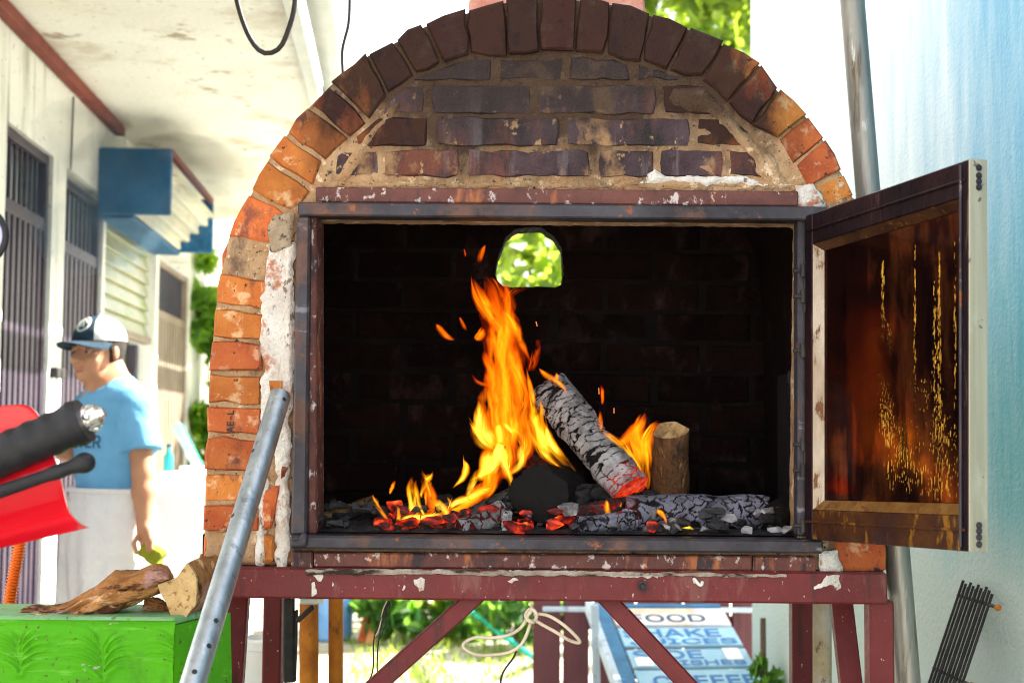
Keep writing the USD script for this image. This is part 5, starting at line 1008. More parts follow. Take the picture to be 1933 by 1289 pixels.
def cfront(u, v):
    x = x0 + (xc - x0) * u; z = zlow + (zt - zlow) * v
    d, i = kd.query(np.stack([x, z], 1)); below = z < FR[i, 1]; fade = np.clip(1.15 - FR[i, 2], .1, 1)
    h = -0.0032 * np.exp(-(d / .0024) ** 2) * fade + np.where(below, 0.0034 * np.exp(-((d - .006) / .006) ** 2), 0.0012 * np.exp(-(d / .006) ** 2)) * fade
    h += 0.004 * (meshkit.fbm(np.stack([x * 9, z * 9, 0 * x], 1), 3, 2) - .5)
    e = np.clip((v - .93) / .07, 0, 1); return np.stack([x, GY - h * (1 - e) - .010 + .020 * (1 - np.sqrt(np.maximum(0, 1 - e * e))), z - .004 * e ** 4], 1)
V, F = grid(cfront, 560, 260)
put(G, 'carved_front', (V, F), GREENPAINT, smooth=True)
put(G, 'body', hexa([(x0, GY + .004, 0.0), (xc, GY + .004, 0.0), (xc + .10, GY + .17, 0), (x0, GY + .17, 0), (x0, GY + .004, zt - .012), (xc - .002, GY + .004, zt - .012), (xc + .06, GY + .17, zt - .012), (x0, GY + .17, zt - .012)], 0), GREENPAINT)
put(G, 'lower_front', box((x0, GY - .012, 0.0), (xc, GY + .0035, zlow - .002)), GREENPAINT)
put(G, 'top', hexa([(x0, GY + .005, zt - .0115), (xc - .002, GY + .005, zt - .0115), (xc + .055, GY + .175, zt - .0115), (x0, GY + .175, zt - .0115), (x0, GY + .007, zt + .001), (xc - .004, GY + .007, zt + .001), (xc + .053, GY + .173, zt + .001), (x0, GY + .173, zt + .001)], 0.003), GREENTOP)

def loft(top, bot, Y, depth, seed, n=90, m=44, grain=.006, grip=7.0):
    """a chunk of split wood between an upper and a lower outline (photo pixels), with stringy grain"""
    T, B = curve([(*p,) for p in top], n), curve([(*p,) for p in bot], n); a = np.arange(m) / m * 2 * np.pi; V = []
    for i in range(n):
        pt, pb = at(*T[i], Y), at(*B[i], Y); c, h = (pt + pb) / 2, (pt - pb) / 2; hl = np.linalg.norm(h); hh = h / hl
        ca, sa = np.sign(np.cos(a)) * np.abs(np.cos(a)) ** .8, np.sign(np.sin(a)) * np.abs(np.sin(a)) ** .8
        s = i / n
        f = meshkit.fbm(np.stack([s * grip + 0 * a, ca * 4.5, sa * 4.5], 1), 5, seed) - .5; f2 = np.abs(meshkit.fbm(np.stack([s * 3 + 0 * a, ca * 9, sa * 9], 1), 3, seed + 5) - .5)
        k = 1 + (f * 3.2 - f2 * 2.2) * grain / max(hl, .008)
        dd = depth * (.35 + .65 * min(1, hl / .03))
        V.append(c + (ca * k)[:, None] * hh * hl + (sa * k)[:, None] * np.array([0, dd, 0]))
    V = np.vstack(V); i = np.arange(n - 1)[:, None] * m + np.arange(m)[None]; j = np.arange(n - 1)[:, None] * m + (np.arange(m)[None] + 1) % m; i, j = i.ravel(), j.ravel()
    F = [np.stack([i, j + m, i + m], 1), np.stack([i, j, j + m], 1)]
    for b0, fl in ((0, 0), ((n - 1) * m, 1)):
        V = np.vstack([V, V[b0:b0 + m].mean(0)]); k = np.arange(m); q = np.stack([np.full(m, len(V) - 1), b0 + k, b0 + (k + 1) % m], 1); F.append(q if fl else q[:, ::-1])
    M = trimesh.Trimesh(V, np.vstack(F), process=False)
    if M.volume < 0: M.invert()
    return np.array(M.vertices), np.array(M.faces)
t = thing('driftwood', 'long weathered chunk of brown wood lying on the green counter', 'firewood', at(180, 1150, -.12))
put(t, 'wood', loft([(44, 1148), (85, 1144), (125, 1140), (161, 1119), (204, 1090), (216, 1078), (246, 1078), (282, 1068), (303, 1066), (322, 1090)], [(47, 1156), (66, 1168), (90, 1184), (128, 1180), (167, 1167), (222, 1153), (262, 1138), (299, 1121), (316, 1108), (324, 1096)], -.125, .045, 4), DRIFT, smooth=50)
put(t, 'splinter', loft([(60, 1160), (75, 1156), (110, 1160), (150, 1150)], [(47, 1184), (72, 1186), (113, 1184), (152, 1168)], -.165, .018, 6, n=50, m=26, grain=.004), DRIFT, smooth=50)
put(t, 'splinter', loft([(215, 1100), (250, 1088), (300, 1076), (318, 1088)], [(218, 1112), (255, 1110), (300, 1098), (320, 1094)], -.165, .014, 8, n=50, m=26, grain=.004), DRIFT, smooth=50)
t = thing('wood_scrap', 'small reddish scrap of wood under the long brown chunk', 'firewood', at(292, 1150, -.10)); put(t, 'wood', loft([(270, 1142), (284, 1126), (305, 1130), (320, 1142)], [(272, 1154), (288, 1157), (306, 1157), (320, 1154)], -.10, .02, 14, n=40, m=26, grain=.006), DRIFT, smooth=50)
t = thing('split_log', 'short split log with a pale sawn face at the right end of the green counter', 'firewood', at(340, 1150, -.12))
fp = [(299, 1103), (318, 1096), (335, 1090), (343, 1076), (353, 1062), (362, 1072), (371, 1087), (372, 1112), (369, 1141), (352, 1163), (334, 1173), (322, 1161), (314, 1137), (303, 1118)]
pf = np.array([[at(*p, -.16)[0], at(*p, -.16)[2]] for p in fp])
put(t, 'sawn_face', slab(ragged(Polygon(pf.tolist()), .0015, 120, 3, .004), -.162, -.150), FRESHWOOD)
bk = affinity.translate(affinity.scale(Polygon(pf.tolist()), .98, .98), .0, 0); ms = []
V = []; nn2 = 60; gg = np.random.default_rng(2)
ex = [np.array(bk.exterior.interpolate(k / nn2, normalized=True).coords[0]) for k in range(nn2)]; ex = np.array(ex); cc = ex.mean(0)
for l in range(14):
    s = l / 13; jit = (meshkit.fbm(np.stack([ex[:, 0] * 60, ex[:, 1] * 60, 0 * ex[:, 0] + s * 2], 1), 4, 8) - .5) * .012 * min(1, s * 4)
    r = cc + (ex - cc) * (1 + jit / .03)[:, None] + np.array([.02 * s, .004 * s]); V.append(np.stack([r[:, 0], -.1495 + .13 * s + 0 * r[:, 0], r[:, 1]], 1))
V = np.vstack(V); F = []
for l in range(13):
    for k in range(nn2):
        a, b = l * nn2 + k, l * nn2 + (k + 1) % nn2; F += [(a, b, b + nn2), (a, b + nn2, a + nn2)]
V = np.vstack([V, V[-nn2:].mean(0)]); F += [(13 * nn2 + k, 13 * nn2 + (k + 1) % nn2, len(V) - 1) for k in range(nn2)]
put(t, 'bark', (V, np.array(F)), DRIFT, smooth=50)
# orange coiled hose behind the counter
pth = curve([at(40, 1000, .16), at(33, 1050, .16), at(24, 1100, .16), at(14, 1180, .17), at(10, 1290, .2), at(14, 1400, .2)], 150); k = np.arange(150)
t = thing('orange_hose', 'orange ribbed hose hanging behind the green counter', 'hose', pth[-1])
put(t, 'ribbed_tube', tube(curve(pth, 420), .0112 + .0022 * np.sin(np.arange(420) * 2 * np.pi / 6.0), 14), ORANGE, smooth=60)

# ================================================================== motorcycle handlebar reaching in from the left
MY = -0.75
K = thing('motorcycle', 'motorcycle with a black grip and lever and a red hand guard', 'motorcycle', (-1.15, MY, 0))
k0, k1 = at(-330, 1000, MY), at(160, 793, MY); e = (k1 - k0) / np.linalg.norm(k1 - k0)
gl = np.linspace(0, 1, 60); gr = .0285 + .0012 * np.sin(gl * 2 * np.pi * 14); gr[-3:] += .004; gr[-1] = .030
put(K, 'grip', tube(k0 + (k1 - k0) * gl[:, None], gr, 30), BLACKRUBBER, smooth=50)
be = put(K, 'bar_end', cat(tube(np.array([k1 - e * .002, k1 + e * .007, k1 + e * .0075, k1 + e * .020]), np.array([.019, .019, .0155, .0155]), 24), tube(np.array([k1 + e * .0202, k1 + e * .022, k1 + e * .0225, k1 + e * .028]), np.array([.011, .011, .009, .007]), 18)), CHROME, smooth=35)
for a in range(3):
    sd = np.cross(e, [0, 1, 0]); sd /= np.linalg.norm(sd); q = np.cross(sd, e); o = sd * math.cos(a * 2.1 + .6) + q * math.sin(a * 2.1 + .6)
    put(be, 'screw', nets(lambda p: ball(p, k1 + e * .008 + o * .016, .006), k1 + e * .008 + o * .016 - .009, k1 + e * .008 + o * .016 + .009, .0016), CHROME, smooth=True)
l0, l1 = at(-330, 1040, MY - .02), at(160, 873, MY - .02)
put(K, 'brake_lever', nets(lambda p: smin(smin(capsule(p, l0, l0 + (l1 - l0) * .9, .011, .0085), capsule(p, l0 + (l1 - l0) * .88, l1, .0085, .0105), .006), ball(p, l1, .0135), .008), np.minimum(l0, l1) - .03, np.maximum(l0, l1) + .03, .0035), BLACKRUBBER, smooth=True)
edge = curve([(30, 764), (56, 768), (84, 806), (100, 855), (118, 920), (132, 968), (146, 985), (167, 996)], 60)
def guard(u, v):
    E = np.array([np.interp(u, np.linspace(0, 1, 60), edge[:, k]) for k in (0, 1)]).T
    px = E[:, 0] - 480 * v; py = E[:, 1] + np.where(E[:, 1] < 820, 0.06, .23) * 480 * v + 30 * v * np.sin(np.pi * np.clip(u, 0, 1))
    Y = MY + .055 - .05 * np.sin(np.pi * np.clip((u - .25) / .6, 0, 1)) - .03 * np.clip((u - .85) / .15, 0, 1) ** 1.5 + .03 * v
    return np.array([at(a, b, y) for a, b, y in zip(px, py, Y)])
V, F = grid(guard, 50, 40); V2 = V + [0, .006, 0]; n = len(V); rim = np.r_[np.arange(0, n, 40)]; 
Fr = []
for a, b in zip(rim[:-1], rim[1:]): Fr += [(a, b, b + n), (a, b + n, a + n)]
lowr = np.arange(n - 40, n)
for a, b in zip(lowr[:-1], lowr[1:]): Fr += [(a, b, b + n), (a, b + n, a + n)]
put(K, 'hand_guard', (np.vstack([V, V2]), np.vstack([F, F[:, ::-1] + n, Fr])), REDPLASTIC, smooth=40)
mc = at(-34, 446, MY + .05); ang = np.linspace(0, 2 * np.pi, 49); ring = np.array([mc + [.033 * math.cos(a), 0, .036 * math.sin(a)] for a in ang])
put(K, 'mirror_rim', tube(ring, .005, 10, False), BLACKRUBBER, smooth=True)
put(K, 'mirror_glass', (np.vstack([ring[:-1] - [0, .002, 0], mc - [0, .003, 0]]), np.array([(i, (i + 1) % 48, 48) for i in range(48)])), L + 'mirror_glass')
put(K, 'mirror_stem', tube(curve([mc + [-.02, .02, -.03], mc + [-.06, .03, -.15], k0 + [-.05, .02, .02]], 16), .006, 8), BLACKRUBBER)
hb = k0 - e * .12; fk = np.array([hb[0] - .05, MY + .05, 0])
put(K, 'handlebar', tube(curve([k0, hb, hb + [-.10, 0, -.03], hb + [-.35, .02, .05]], 24), .011, 10), CHROME, smooth=True)
put(K, 'fork', tube(np.array([hb + [-.10, 0, -.03], [hb[0] - .13, MY + .05, .32]]), .024, 14), CHROME, smooth=True)
wc = np.array([hb[0] - .13, MY + .05, .30]); ring = np.array([wc + [0, .25 * math.cos(a), .25 * math.sin(a)] for a in ang])
put(K, 'wheel', cat(tube(ring, .05, 14, False), *[tube(np.array([wc, wc + [0, .22 * math.cos(a), .22 * math.sin(a)]]), .004, 5) for a in ang[:-1:4]]), BLACKRUBBER, smooth=True)

# ================================================================== grill rack against the blue wall
t = thing('grill_rack', 'black iron grill rack leaning against the blue wall', 'grill', lane(RW - .2, 2.95, 0))
gtop, gbot = RW - .022, RW - .38
for k in range(12):
    d = 3.045 - .0138 * k; zz = 1.005 - .006 * (k % 3); put(t, 'bar', tube(np.array([lane(gtop, d, zz), lane(gbot, d, 0.01)]), .0034, 8), BLACKIRON, smooth=True)
for s in (.035, .20, .5, .8, .96):
    o = gtop + (gbot - gtop) * s; z = 1.0 - .99 * s; put(t, 'cross_rod', tube(np.array([lane(o + .006, 3.06, z + .004), lane(o + .006, 2.855, z + .004)]), .004, 8), BLACKIRON, smooth=True)
    put(t, 'rod_end', nets(lambda p: ball(p, lane(o + .006, 2.853, z + .004), .0075), lane(o + .006, 2.853, z + .004) - .011, lane(o + .006, 2.853, z + .004) + .011, .002), RUSTPIPE, smooth=True)

# ================================================================== wires and cords
def wire(name, label, pts, r, mt, cat_='wire'):
    p = curve(pts, 70); t = thing(name, label, cat_, p[0]); put(t, 'strand', tube(p, r, 8), mt, smooth=True)
a6 = lambda x, y: at(x, y, 0.6)
wire('black_cable', 'thick black cable hanging in a loop from the eave', [a6(425, -300), a6(440, -60), a6(447, 0), a6(460, 45), a6(478, 82), a6(500, 101), a6(522, 96), a6(541, 66), a6(553, 28), a6(558, -20), a6(562, -330)], .0062, CABLE, 'cable')
wire('thin_cable', 'thin brown cable dropping behind the left of the arch', [a6(668, -300), a6(661, -60), a6(660, 10), a6(656, 55), a6(647, 90), a6(647, 130), at(652, 190, .5), at(668, 330, .3)], .0035, CABLE, 'cable')
b6 = lambda x, y, Y=-.03: at(x, y, Y)
C = thing('tied_cord', 'beige electric cord knotted under the middle of the stand', 'cord', b6(1000, 1141))
for pts, r in (([(1000, 1139), (1004, 1146), (1001, 1155), (996, 1162), (1003, 1172), (1012, 1166), (1010, 1154), (1000, 1150), (993, 1158), (997, 1170), (1007, 1174)], .0035), ([(996, 1158), (985, 1182), (960, 1198), (925, 1203), (885, 1207), (874, 1218), (886, 1230), (920, 1236), (955, 1232), (982, 1218), (995, 1195), (1004, 1168)], .0032),
               ([(1008, 1160), (1030, 1160), (1060, 1176), (1085, 1198), (1094, 1212), (1080, 1210), (1055, 1196), (1030, 1182), (1010, 1170)], .0032)):
    put(C, 'strand', tube(curve([b6(x, y, -.03 + .006 * math.sin(i * 1.9)) for i, (x, y) in enumerate(pts)], 90), r, 8), CORD, smooth=True)
put(C, 'dark_end', tube(curve([b6(975, 1222), b6(966, 1245), b6(948, 1272), b6(945, 1292), b6(950, 1340)], 30), .002, 7), CABLE, smooth=True)
c6 = lambda x, y: at(x, y, .05)
C = thing('frayed_wires', 'bundle of thin frayed wires hanging below the beam', 'wire', c6(730, 1140))
for pts, mt in (([(733, 1134), (724, 1155), (714, 1180), (706, 1205), (705, 1240), (690, 1292)], CABLE), ([(735, 1134), (726, 1160), (718, 1190), (714, 1215), (712, 1260), (713, 1300)], CABLE), ([(731, 1134), (720, 1165), (713, 1192), (708, 1200)], CORD), ([(736, 1136), (730, 1170), (716, 1205)], CABLE)):
    put(C, 'strand', tube(curve([c6(*p) for p in pts], 30), .0014, 6), mt, smooth=True)

# ================================================================== under and behind the oven
t = thing('maroon_panel', 'maroon sheet panel of wide boards standing behind the blue sign', 'panel', at(1230, 1289, 3.3) * [1, 1, 0])
xs = [1003, 1060, 1114, 1200, 1290, 1380, 1466]
for k in range(6):
    a, b = at(xs[k] + (3 if k != 2 else 8), 1200, 3.3)[0], at(xs[k + 1] - 2, 1200, 3.3)[0]; put(t, 'board', box((a, 3.3 + .004 * (k % 2), 0.01), (b, 3.33, 0.62), .004), PANEL)
a, b = at(1003, 1200, 3.3)[0], at(1464, 1200, 3.3)[0]
for z in (.15, .48): put(t, 'batten', box((a + .01, 3.331, z), (b - .01, 3.36, z + .06), .003), PANEL)
SG = thing('food_sign', 'reclined blue slatted sign lettered with a food menu', 'sign', at(1290, 1240, 2.5) * [1, 1, 0])
# the board's plane, from its four seen corners
A1, A2 = (1150, 1150), (1362, 1150); B1, B2 = (1212, 1310), (1448, 1304); dt, db = 5.65, 4.75
def sp(u, v, h=0.0):                       # u 0-1 left to right, v 0-1 top to bottom along the receding board
    w = v / dt * 1.0; d = dt + (db - dt) * v
    ix = lambda P, Q, py: P[0] + (Q[0] - P[0]) * (py - P[1]) / (Q[1] - P[1])
    tl, tr, bl, br = (atd(*A1, dt), atd(*A2, dt), atd(*B1, db), atd(*B2, db))
    p = (tl + (bl - tl) * v) + ((tr + (br - tr) * v) - (tl + (bl - tl) * v)) * u
    nrm = np.cross(tr - tl, bl - tl); nrm /= np.linalg.norm(nrm); nrm = nrm if nrm[2] > 0 else -nrm
    return p + nrm * h
from functools import lru_cache
def vpix(py):                               # v of the photo row (inverse, at the right edge)
    vs = np.linspace(-.2, 1.2, 400); ys = []
    for v in vs:
        p = sp(.5, v) - EYE; ys.append(644.5 - FPX * (p @ _u) / (p @ _f))
    return float(np.interp(py, ys, vs))
rowsy = [(1153, 1183), (1189, 1223), (1230, 1263), (1269, 1302)]
mats = [SIGNWHITE, SIGNBLUE, SIGNBLUE, SIGNBLUE]; vr = [(vpix(a), vpix(b)) for a, b in rowsy]
def sslat(name, u0, u1, v0, v1, h0, h1, mt, par=SG): return put(par, name, hexa([sp(u0, v0, h0), sp(u1, v0, h0), sp(u1, v1, h0), sp(u0, v1, h0), sp(u0, v0, h1), sp(u1, v0, h1), sp(u1, v1, h1), sp(u0, v1, h1)], .002), mt)
def sletters(par, text, u0, u1, v0, v1, mt):
    tm = meshkit.text_mesh(text, 1.0, .02, bold=True); v = np.array(tm.vertices); lo, hi = v.min(0), v.max(0); v = (v - lo) / (hi - lo)
    P = np.array([sp(u0 + (u1 - u0) * x, v1 + (v0 - v1) * y, .0122 + .0016 * z) for x, y, z in v]); put(par, 'lettering', (P, tm.faces), mt)
sl = [sslat('slat', .0, 1.0, a, b, 0, .012, m_) for (a, b), m_ in zip(vr, mats)]
(a, b) = vr[0]; sletters(sl[0], 'FOOD', .14, .80, a + (b - a) * .40, b - (b - a) * .12, LETTERDARK)
sslat('peach_band', .02, .75, a + (b - a) * .05, a + (b - a) * .33, .0121, .0128, SIGNPINK, sl[0])
(a, b) = vr[1]; sletters(sl[1], 'SHAKE', .03, .86, a + (b - a) * .10, a + (b - a) * .56, LETTERBLUE); sletters(sl[1], 'JUICES', .06, .97, a + (b - a) * .64, b - (b - a) * .06, LETTERBLUE)
(a, b) = vr[2]; sletters(sl[2], 'SIDE', .04, .62, a + (b - a) * .08, a + (b - a) * .58, LETTERBLUE); sletters(sl[2], 'DISHES', .28, .95, a + (b - a) * .66, b - (b - a) * .06, LETTERBLUE)
for u0, v0, v1 in ((.80, .02, .70), (.04, .48, .98)):
    k = sslat('sticker', u0, u0 + .14, a + (b - a) * v0, a + (b - a) * v1, .0142, .0150, WHITEPLASTIC, sl[2]); va, vb = a + (b - a) * v0, a + (b - a) * v1
(a, b) = vr[3]; sletters(sl[3], 'COFFEE', .12, .96, a + (b - a) * .35, b - (b - a) * .06, LETTERBLUE)
sslat('side_rail', -.14, -.02, -.05, 1.05, -.02, .016, SIGNRAIL); sslat('side_rail', -.20, -.142, -.06, 1.08, -.03, .024, SIGNPALE)
for a, b in ((0, 1), (1, 2), (2, 3)): sslat('gap_board', .0, 1.01, vr[a][1] + .002, vr[b][0] - .002, -.02, -.008, SIGNRAIL)
sslat('top_rail', -.02, 1.0, -.055, -.01, -.02, .01, SIGNRAIL)
p, q = atd(1122, 1140, 5.3), atd(1131, 1300, 5.3); put(SG, 'rear_leg', bar(p, [q[0], q[1], 0.005], .030, .030, (0, 1, 0)), SIGNPALE)
for u in (.1, .9):
    p = sp(u, .9, -.03); put(SG, 'front_leg', bar(p, [p[0], p[1], .005], .03, .03, (0, 1, 0)), SIGNRAIL); p = sp(u, .02, -.03); put(SG, 'front_leg', bar(p, [p[0], p[1], .005], .03, .03, (0, 1, 0)), SIGNRAIL)
t = thing('blue_rail', 'pale blue metal rail fixed across the maroon panel', 'rail', at(1225, 1150, 3.26)); p, q = at(1024, 1149, 3.26), at(1425, 1151, 3.26); put(t, 'flat_bar', bar(p, q, .020, .02, (0, 1, 0)), SIGNPALE)
for s in (.08, .93): put(t, 'bracket', bar(p + (q - p) * s + [0, .012, 0], p + (q - p) * s + [0, .036, 0], .018, .012, (0, 0, 1), .001), SIGNRAIL)
# plant by the wall end, with its stake
b = lane(RW - .06, 4.62, 0)
v, f, cc = leaves([b + [0, 0, .50], b + [0.0, 0, .32], b + [0, 0, .15]], [(.045, .08, .09), (.05, .09, .1), (.06, .09, .1)], 230, .04, 81, clumps=28)
t = thing('potted_plant', 'small green plant growing at the far end of the blue wall', 'plant', b); put(t, 'leaves', (v, f), LEAF2); put(t, 'stem', tube(np.array([b, b + [0, 0, .7]]), .010, 8), TRUNK)
# blue drum, boards, plank, rod, pale green boards
bx = lambda px, d: (px - 966) / 2600 * d
t = thing('blue_drum', 'small blue plastic drum standing behind the rusty posts', 'drum', (bx(634, 8.7), 6.1, 0)); c = np.array([bx(634, 8.7), 6.1, 0])
pr = np.array([(0, .004), (.115, .004), (.128, .02), (.130, .16), (.134, .17), (.134, .19), (.130, .20), (.130, .40), (.134, .41), (.134, .43), (.128, .44), (.115, .56), (.09, .58), (0, .58)])
put(t, 'shell', (lambda m_: (m_.vertices + c, m_.faces))(trimesh.creation.revolve(pr, sections=40)), BARREL, smooth=35)
t = thing('leaning_boards', 'red and orange boards leaning together under the oven', 'board', (bx(710, 8.5), 5.9, 0))
put(t, 'board', bar([bx(690, 8.5), 5.90, 0.01], [bx(722, 8.5), 6.15, .62], .055, .018, (0, 1, .2)), REDBOARD, label='red board'); put(t, 'board', bar([bx(706, 8.5), 5.87, 0.01], [bx(742, 8.5), 6.12, .62], .055, .018, (0, 1, .2)), ORANGEBOARD, label='orange board')
t = thing('grey_plank', 'grey weathered plank on low blocks behind the yard plants', 'plank', (bx(800, 9.4), 6.9, 0)); put(t, 'plank', box((bx(690, 9.4), 6.85, .155), (bx(900, 9.4), 7.05, .19), .004), GREYPLANK)
for px in (720, 870): put(t, 'block', box((bx(px, 9.4) - .06, 6.87, .004), (bx(px, 9.4) + .06, 7.03, .1545), .006), CONCRETE)
t = thing('teal_rod', 'teal painted rod slanting down to the ground behind the brace', 'rod', (bx(985, 8.0), 5.4, 0)); put(t, 'rod', tube(np.array([[bx(880, 8.2), 5.7, .26], [bx(1010, 8.0), 5.4, .015]]), .016, 12), TEAL, smooth=True)
t = thing('pale_green_fence', 'pale green board fence at the back of the yard', 'fence', (bx(950, 9.3), 6.75, 0))
for k in range(5): put(t, 'board', box((bx(905, 9.3) + .075 * k, 6.75 + .006 * (k % 2), .01), (bx(905, 9.3) + .075 * k + .068, 6.775, .72 + .02 * (k % 3)), .004), PALEGREEN)
# white plastic drum and black bracket under the left end
c = np.array([at(492, 1250, 1.2)[0], 1.25, 0]); r0 = 0.075; ztp = at(490, 1207, 1.2)[2]
t = thing('white_bucket', 'white plastic bucket on a crate under the left end of the oven', 'bucket', c)
pr = np.array([(0, ztp - .30), (.055, ztp - .30), (.060, ztp - .28), (.068, ztp - .03), (.072, ztp - .028), (.072, ztp - .006), (.066, ztp), (.058, ztp), (.052, ztp - .27), (0, ztp - .272)])
put(t, 'shell', (lambda m_: (m_.vertices + c, m_.faces))(trimesh.creation.revolve(pr, sections=40)), WHITEPLASTIC, smooth=35)
t = thing('storage_crate', 'grey crate standing on the ground under the white bucket', 'crate', c)
zc = ztp - .302
for k in range(5): put(t, 'slat', box((c[0] - .11, c[1] - .11, .02 + k * (zc - .03) / 5), (c[0] + .11, c[1] - .09, .02 + (k + .75) * (zc - .03) / 5), .003), GREYPLANK)
put(t, 'box', box((c[0] - .11, c[1] - .089, .005), (c[0] + .11, c[1] + .11, zc), .004), GREYPLANK)
t = thing('black_bracket', 'black metal bracket with a grey arm fixed under the oven beside the rear leg', 'bracket', at(548, 1140, .5))
p = at(549, 1128, .5); put(t, 'upright', bar(at(546, 1128, .5), at(546, 1287, .5), .024, .02, (0, 1, 0)), BLACKIRON); put(t, 'inner_upright', bar(at(560, 1150, .5), at(556, 1286, .5), .007, .014, (0, 1, 0), .002), BLACKIRON)
put(t, 'arm', bar(at(566, 1134, .48), at(602, 1134, .48), .013, .016, (0, 1, 0)), PVC); put(t, 'strut', bar(at(560, 1172, .48), at(592, 1143, .48), .012, .014, (0, 1, 0)), CABLE); put(t, 'knob', tube(np.array([at(600, 1133, .47), at(611, 1133, .47)]), .007, 12), WHITEPLASTIC)
# white rounded tank and oddments behind the man
c = lane(-.97, 6.75, 0)
t = thing('white_tank', 'white rounded plastic tank behind the man', 'tank', c)
put(t, 'shell', nets(lambda p: np.linalg.norm(np.maximum(np.abs((p - c - [0, 0, .56]) @ np.array([BN, BU, [0, 0, 1]]).T) - np.array([.27, .34, .545]) + .13, 0), axis=1) - .13, c + [-.45, -.55, -.02], c + [.45, .55, 1.16], .025), WHITEPLASTIC, smooth=True)
put(t, 'lid', tube(np.array([c + [0, 0, 1.105], c + [0, 0, 1.135]]), .07, 24), WHITEPLASTIC, smooth=40)
p = atd(331, 800, 7.1); q = atd(384, 905, 6.9)
t = thing('metal_strip', 'pale metal strip leaning on the white tank', 'strip', q); put(t, 'strip', bar(p, q, .045, .008, (0, 1, 0), .002), SIGNPALE); put(t, 'edge', bar(p + [.03, .01, 0], q + [.03, .01, 0], .008, .014, (0, 1, 0), .001), TEAL)
p = c + [-.1, -.1, 1.115]; t = thing('blue_bottle', 'small dark blue bottle on the white tank', 'bottle', p)
pr = np.array([(0, 0), (.020, 0), (.022, .004), (.022, .07), (.012, .09), (.009, .11), (0, .11)])
put(t, 'bottle_body', (lambda m_: (m_.vertices + p, m_.faces))(trimesh.creation.revolve(pr, sections=20)), TEALWALL, smooth=40); put(t, 'stopper', tube(np.array([p + [0, 0, .111], p + [0, 0, .128]]), .010, 12), LETTERDARK)

# ================================================================== the man
MD = 4.9; ms_ = MD / FPX
def w(px, py, dd=0.0): return atd(px, py, MD) + np.array([0, dd, 0])
fdir = np.array([-.48, -.88, 0]); fdir /= np.linalg.norm(fdir); ldir = np.array([-fdir[1], fdir[0], 0]); zz = np.array([0, 0, 1.0])   # forward, the man's left (right and near in the picture)
hf = np.array([-.48, -.87, -.02]); hf /= np.linalg.norm(hf); hl = np.cross(zz, hf); hl /= np.linalg.norm(hl); hu = np.cross(hf, hl); HR = np.array([hl, hf, hu])
hc = w(184, 660)
H_ = lambda a, b, c: hc + hl * a + hf * b + hu * c
neck0, neck1 = w(207, 698, .03), w(212, 745, .01)
shL, shR = w(268, 772, -.08), w(160, 768, .10); elL, wrL = w(288, 893, -.12), w(296, 985, -.16); chest = w(216, 800); waist = w(217, 915); hip = w(215, 985)
elR, wrR = w(150, 862, .10), w(98, 846, -.05)
gz = lambda p: np.array([p[0], p[1], 0])
hipL, hipR = hip + ldir * .085, hip - ldir * .085; knL, knR = np.array([*(hipL + fdir * .03)[:2], .50]), np.array([*(hipR + fdir * .03)[:2], .50]); anL, anR = np.array([*hipL[:2], .09]), np.array([*(hipR - fdir * .02)[:2], .09])
fing = []
hd = w(301, 1010, -.18)
pal0, pal1 = wrL + (hd - wrL) * .35, hd
for k, (ox, L1) in enumerate(((-.026, .036), (-.009, .042), (.009, .040), (.025, .032))):
    ac_ = np.array([.75, -.66, 0]); b0 = hd + ac_ * ox + [0, 0, .004]; b1 = b0 + np.array([.004, .0, -L1]); b2 = b1 + np.array([.010, .012, -L1 * .55]); b3 = b2 + np.array([.014, .016, -.006]); fing.append([b0, b1, b2, b3])
th = [pal0 + np.array([-.020, -.012, -.015]), hd + np.array([-.034, -.024, -.012]), hd + np.array([-.022, -.030, -.042])]
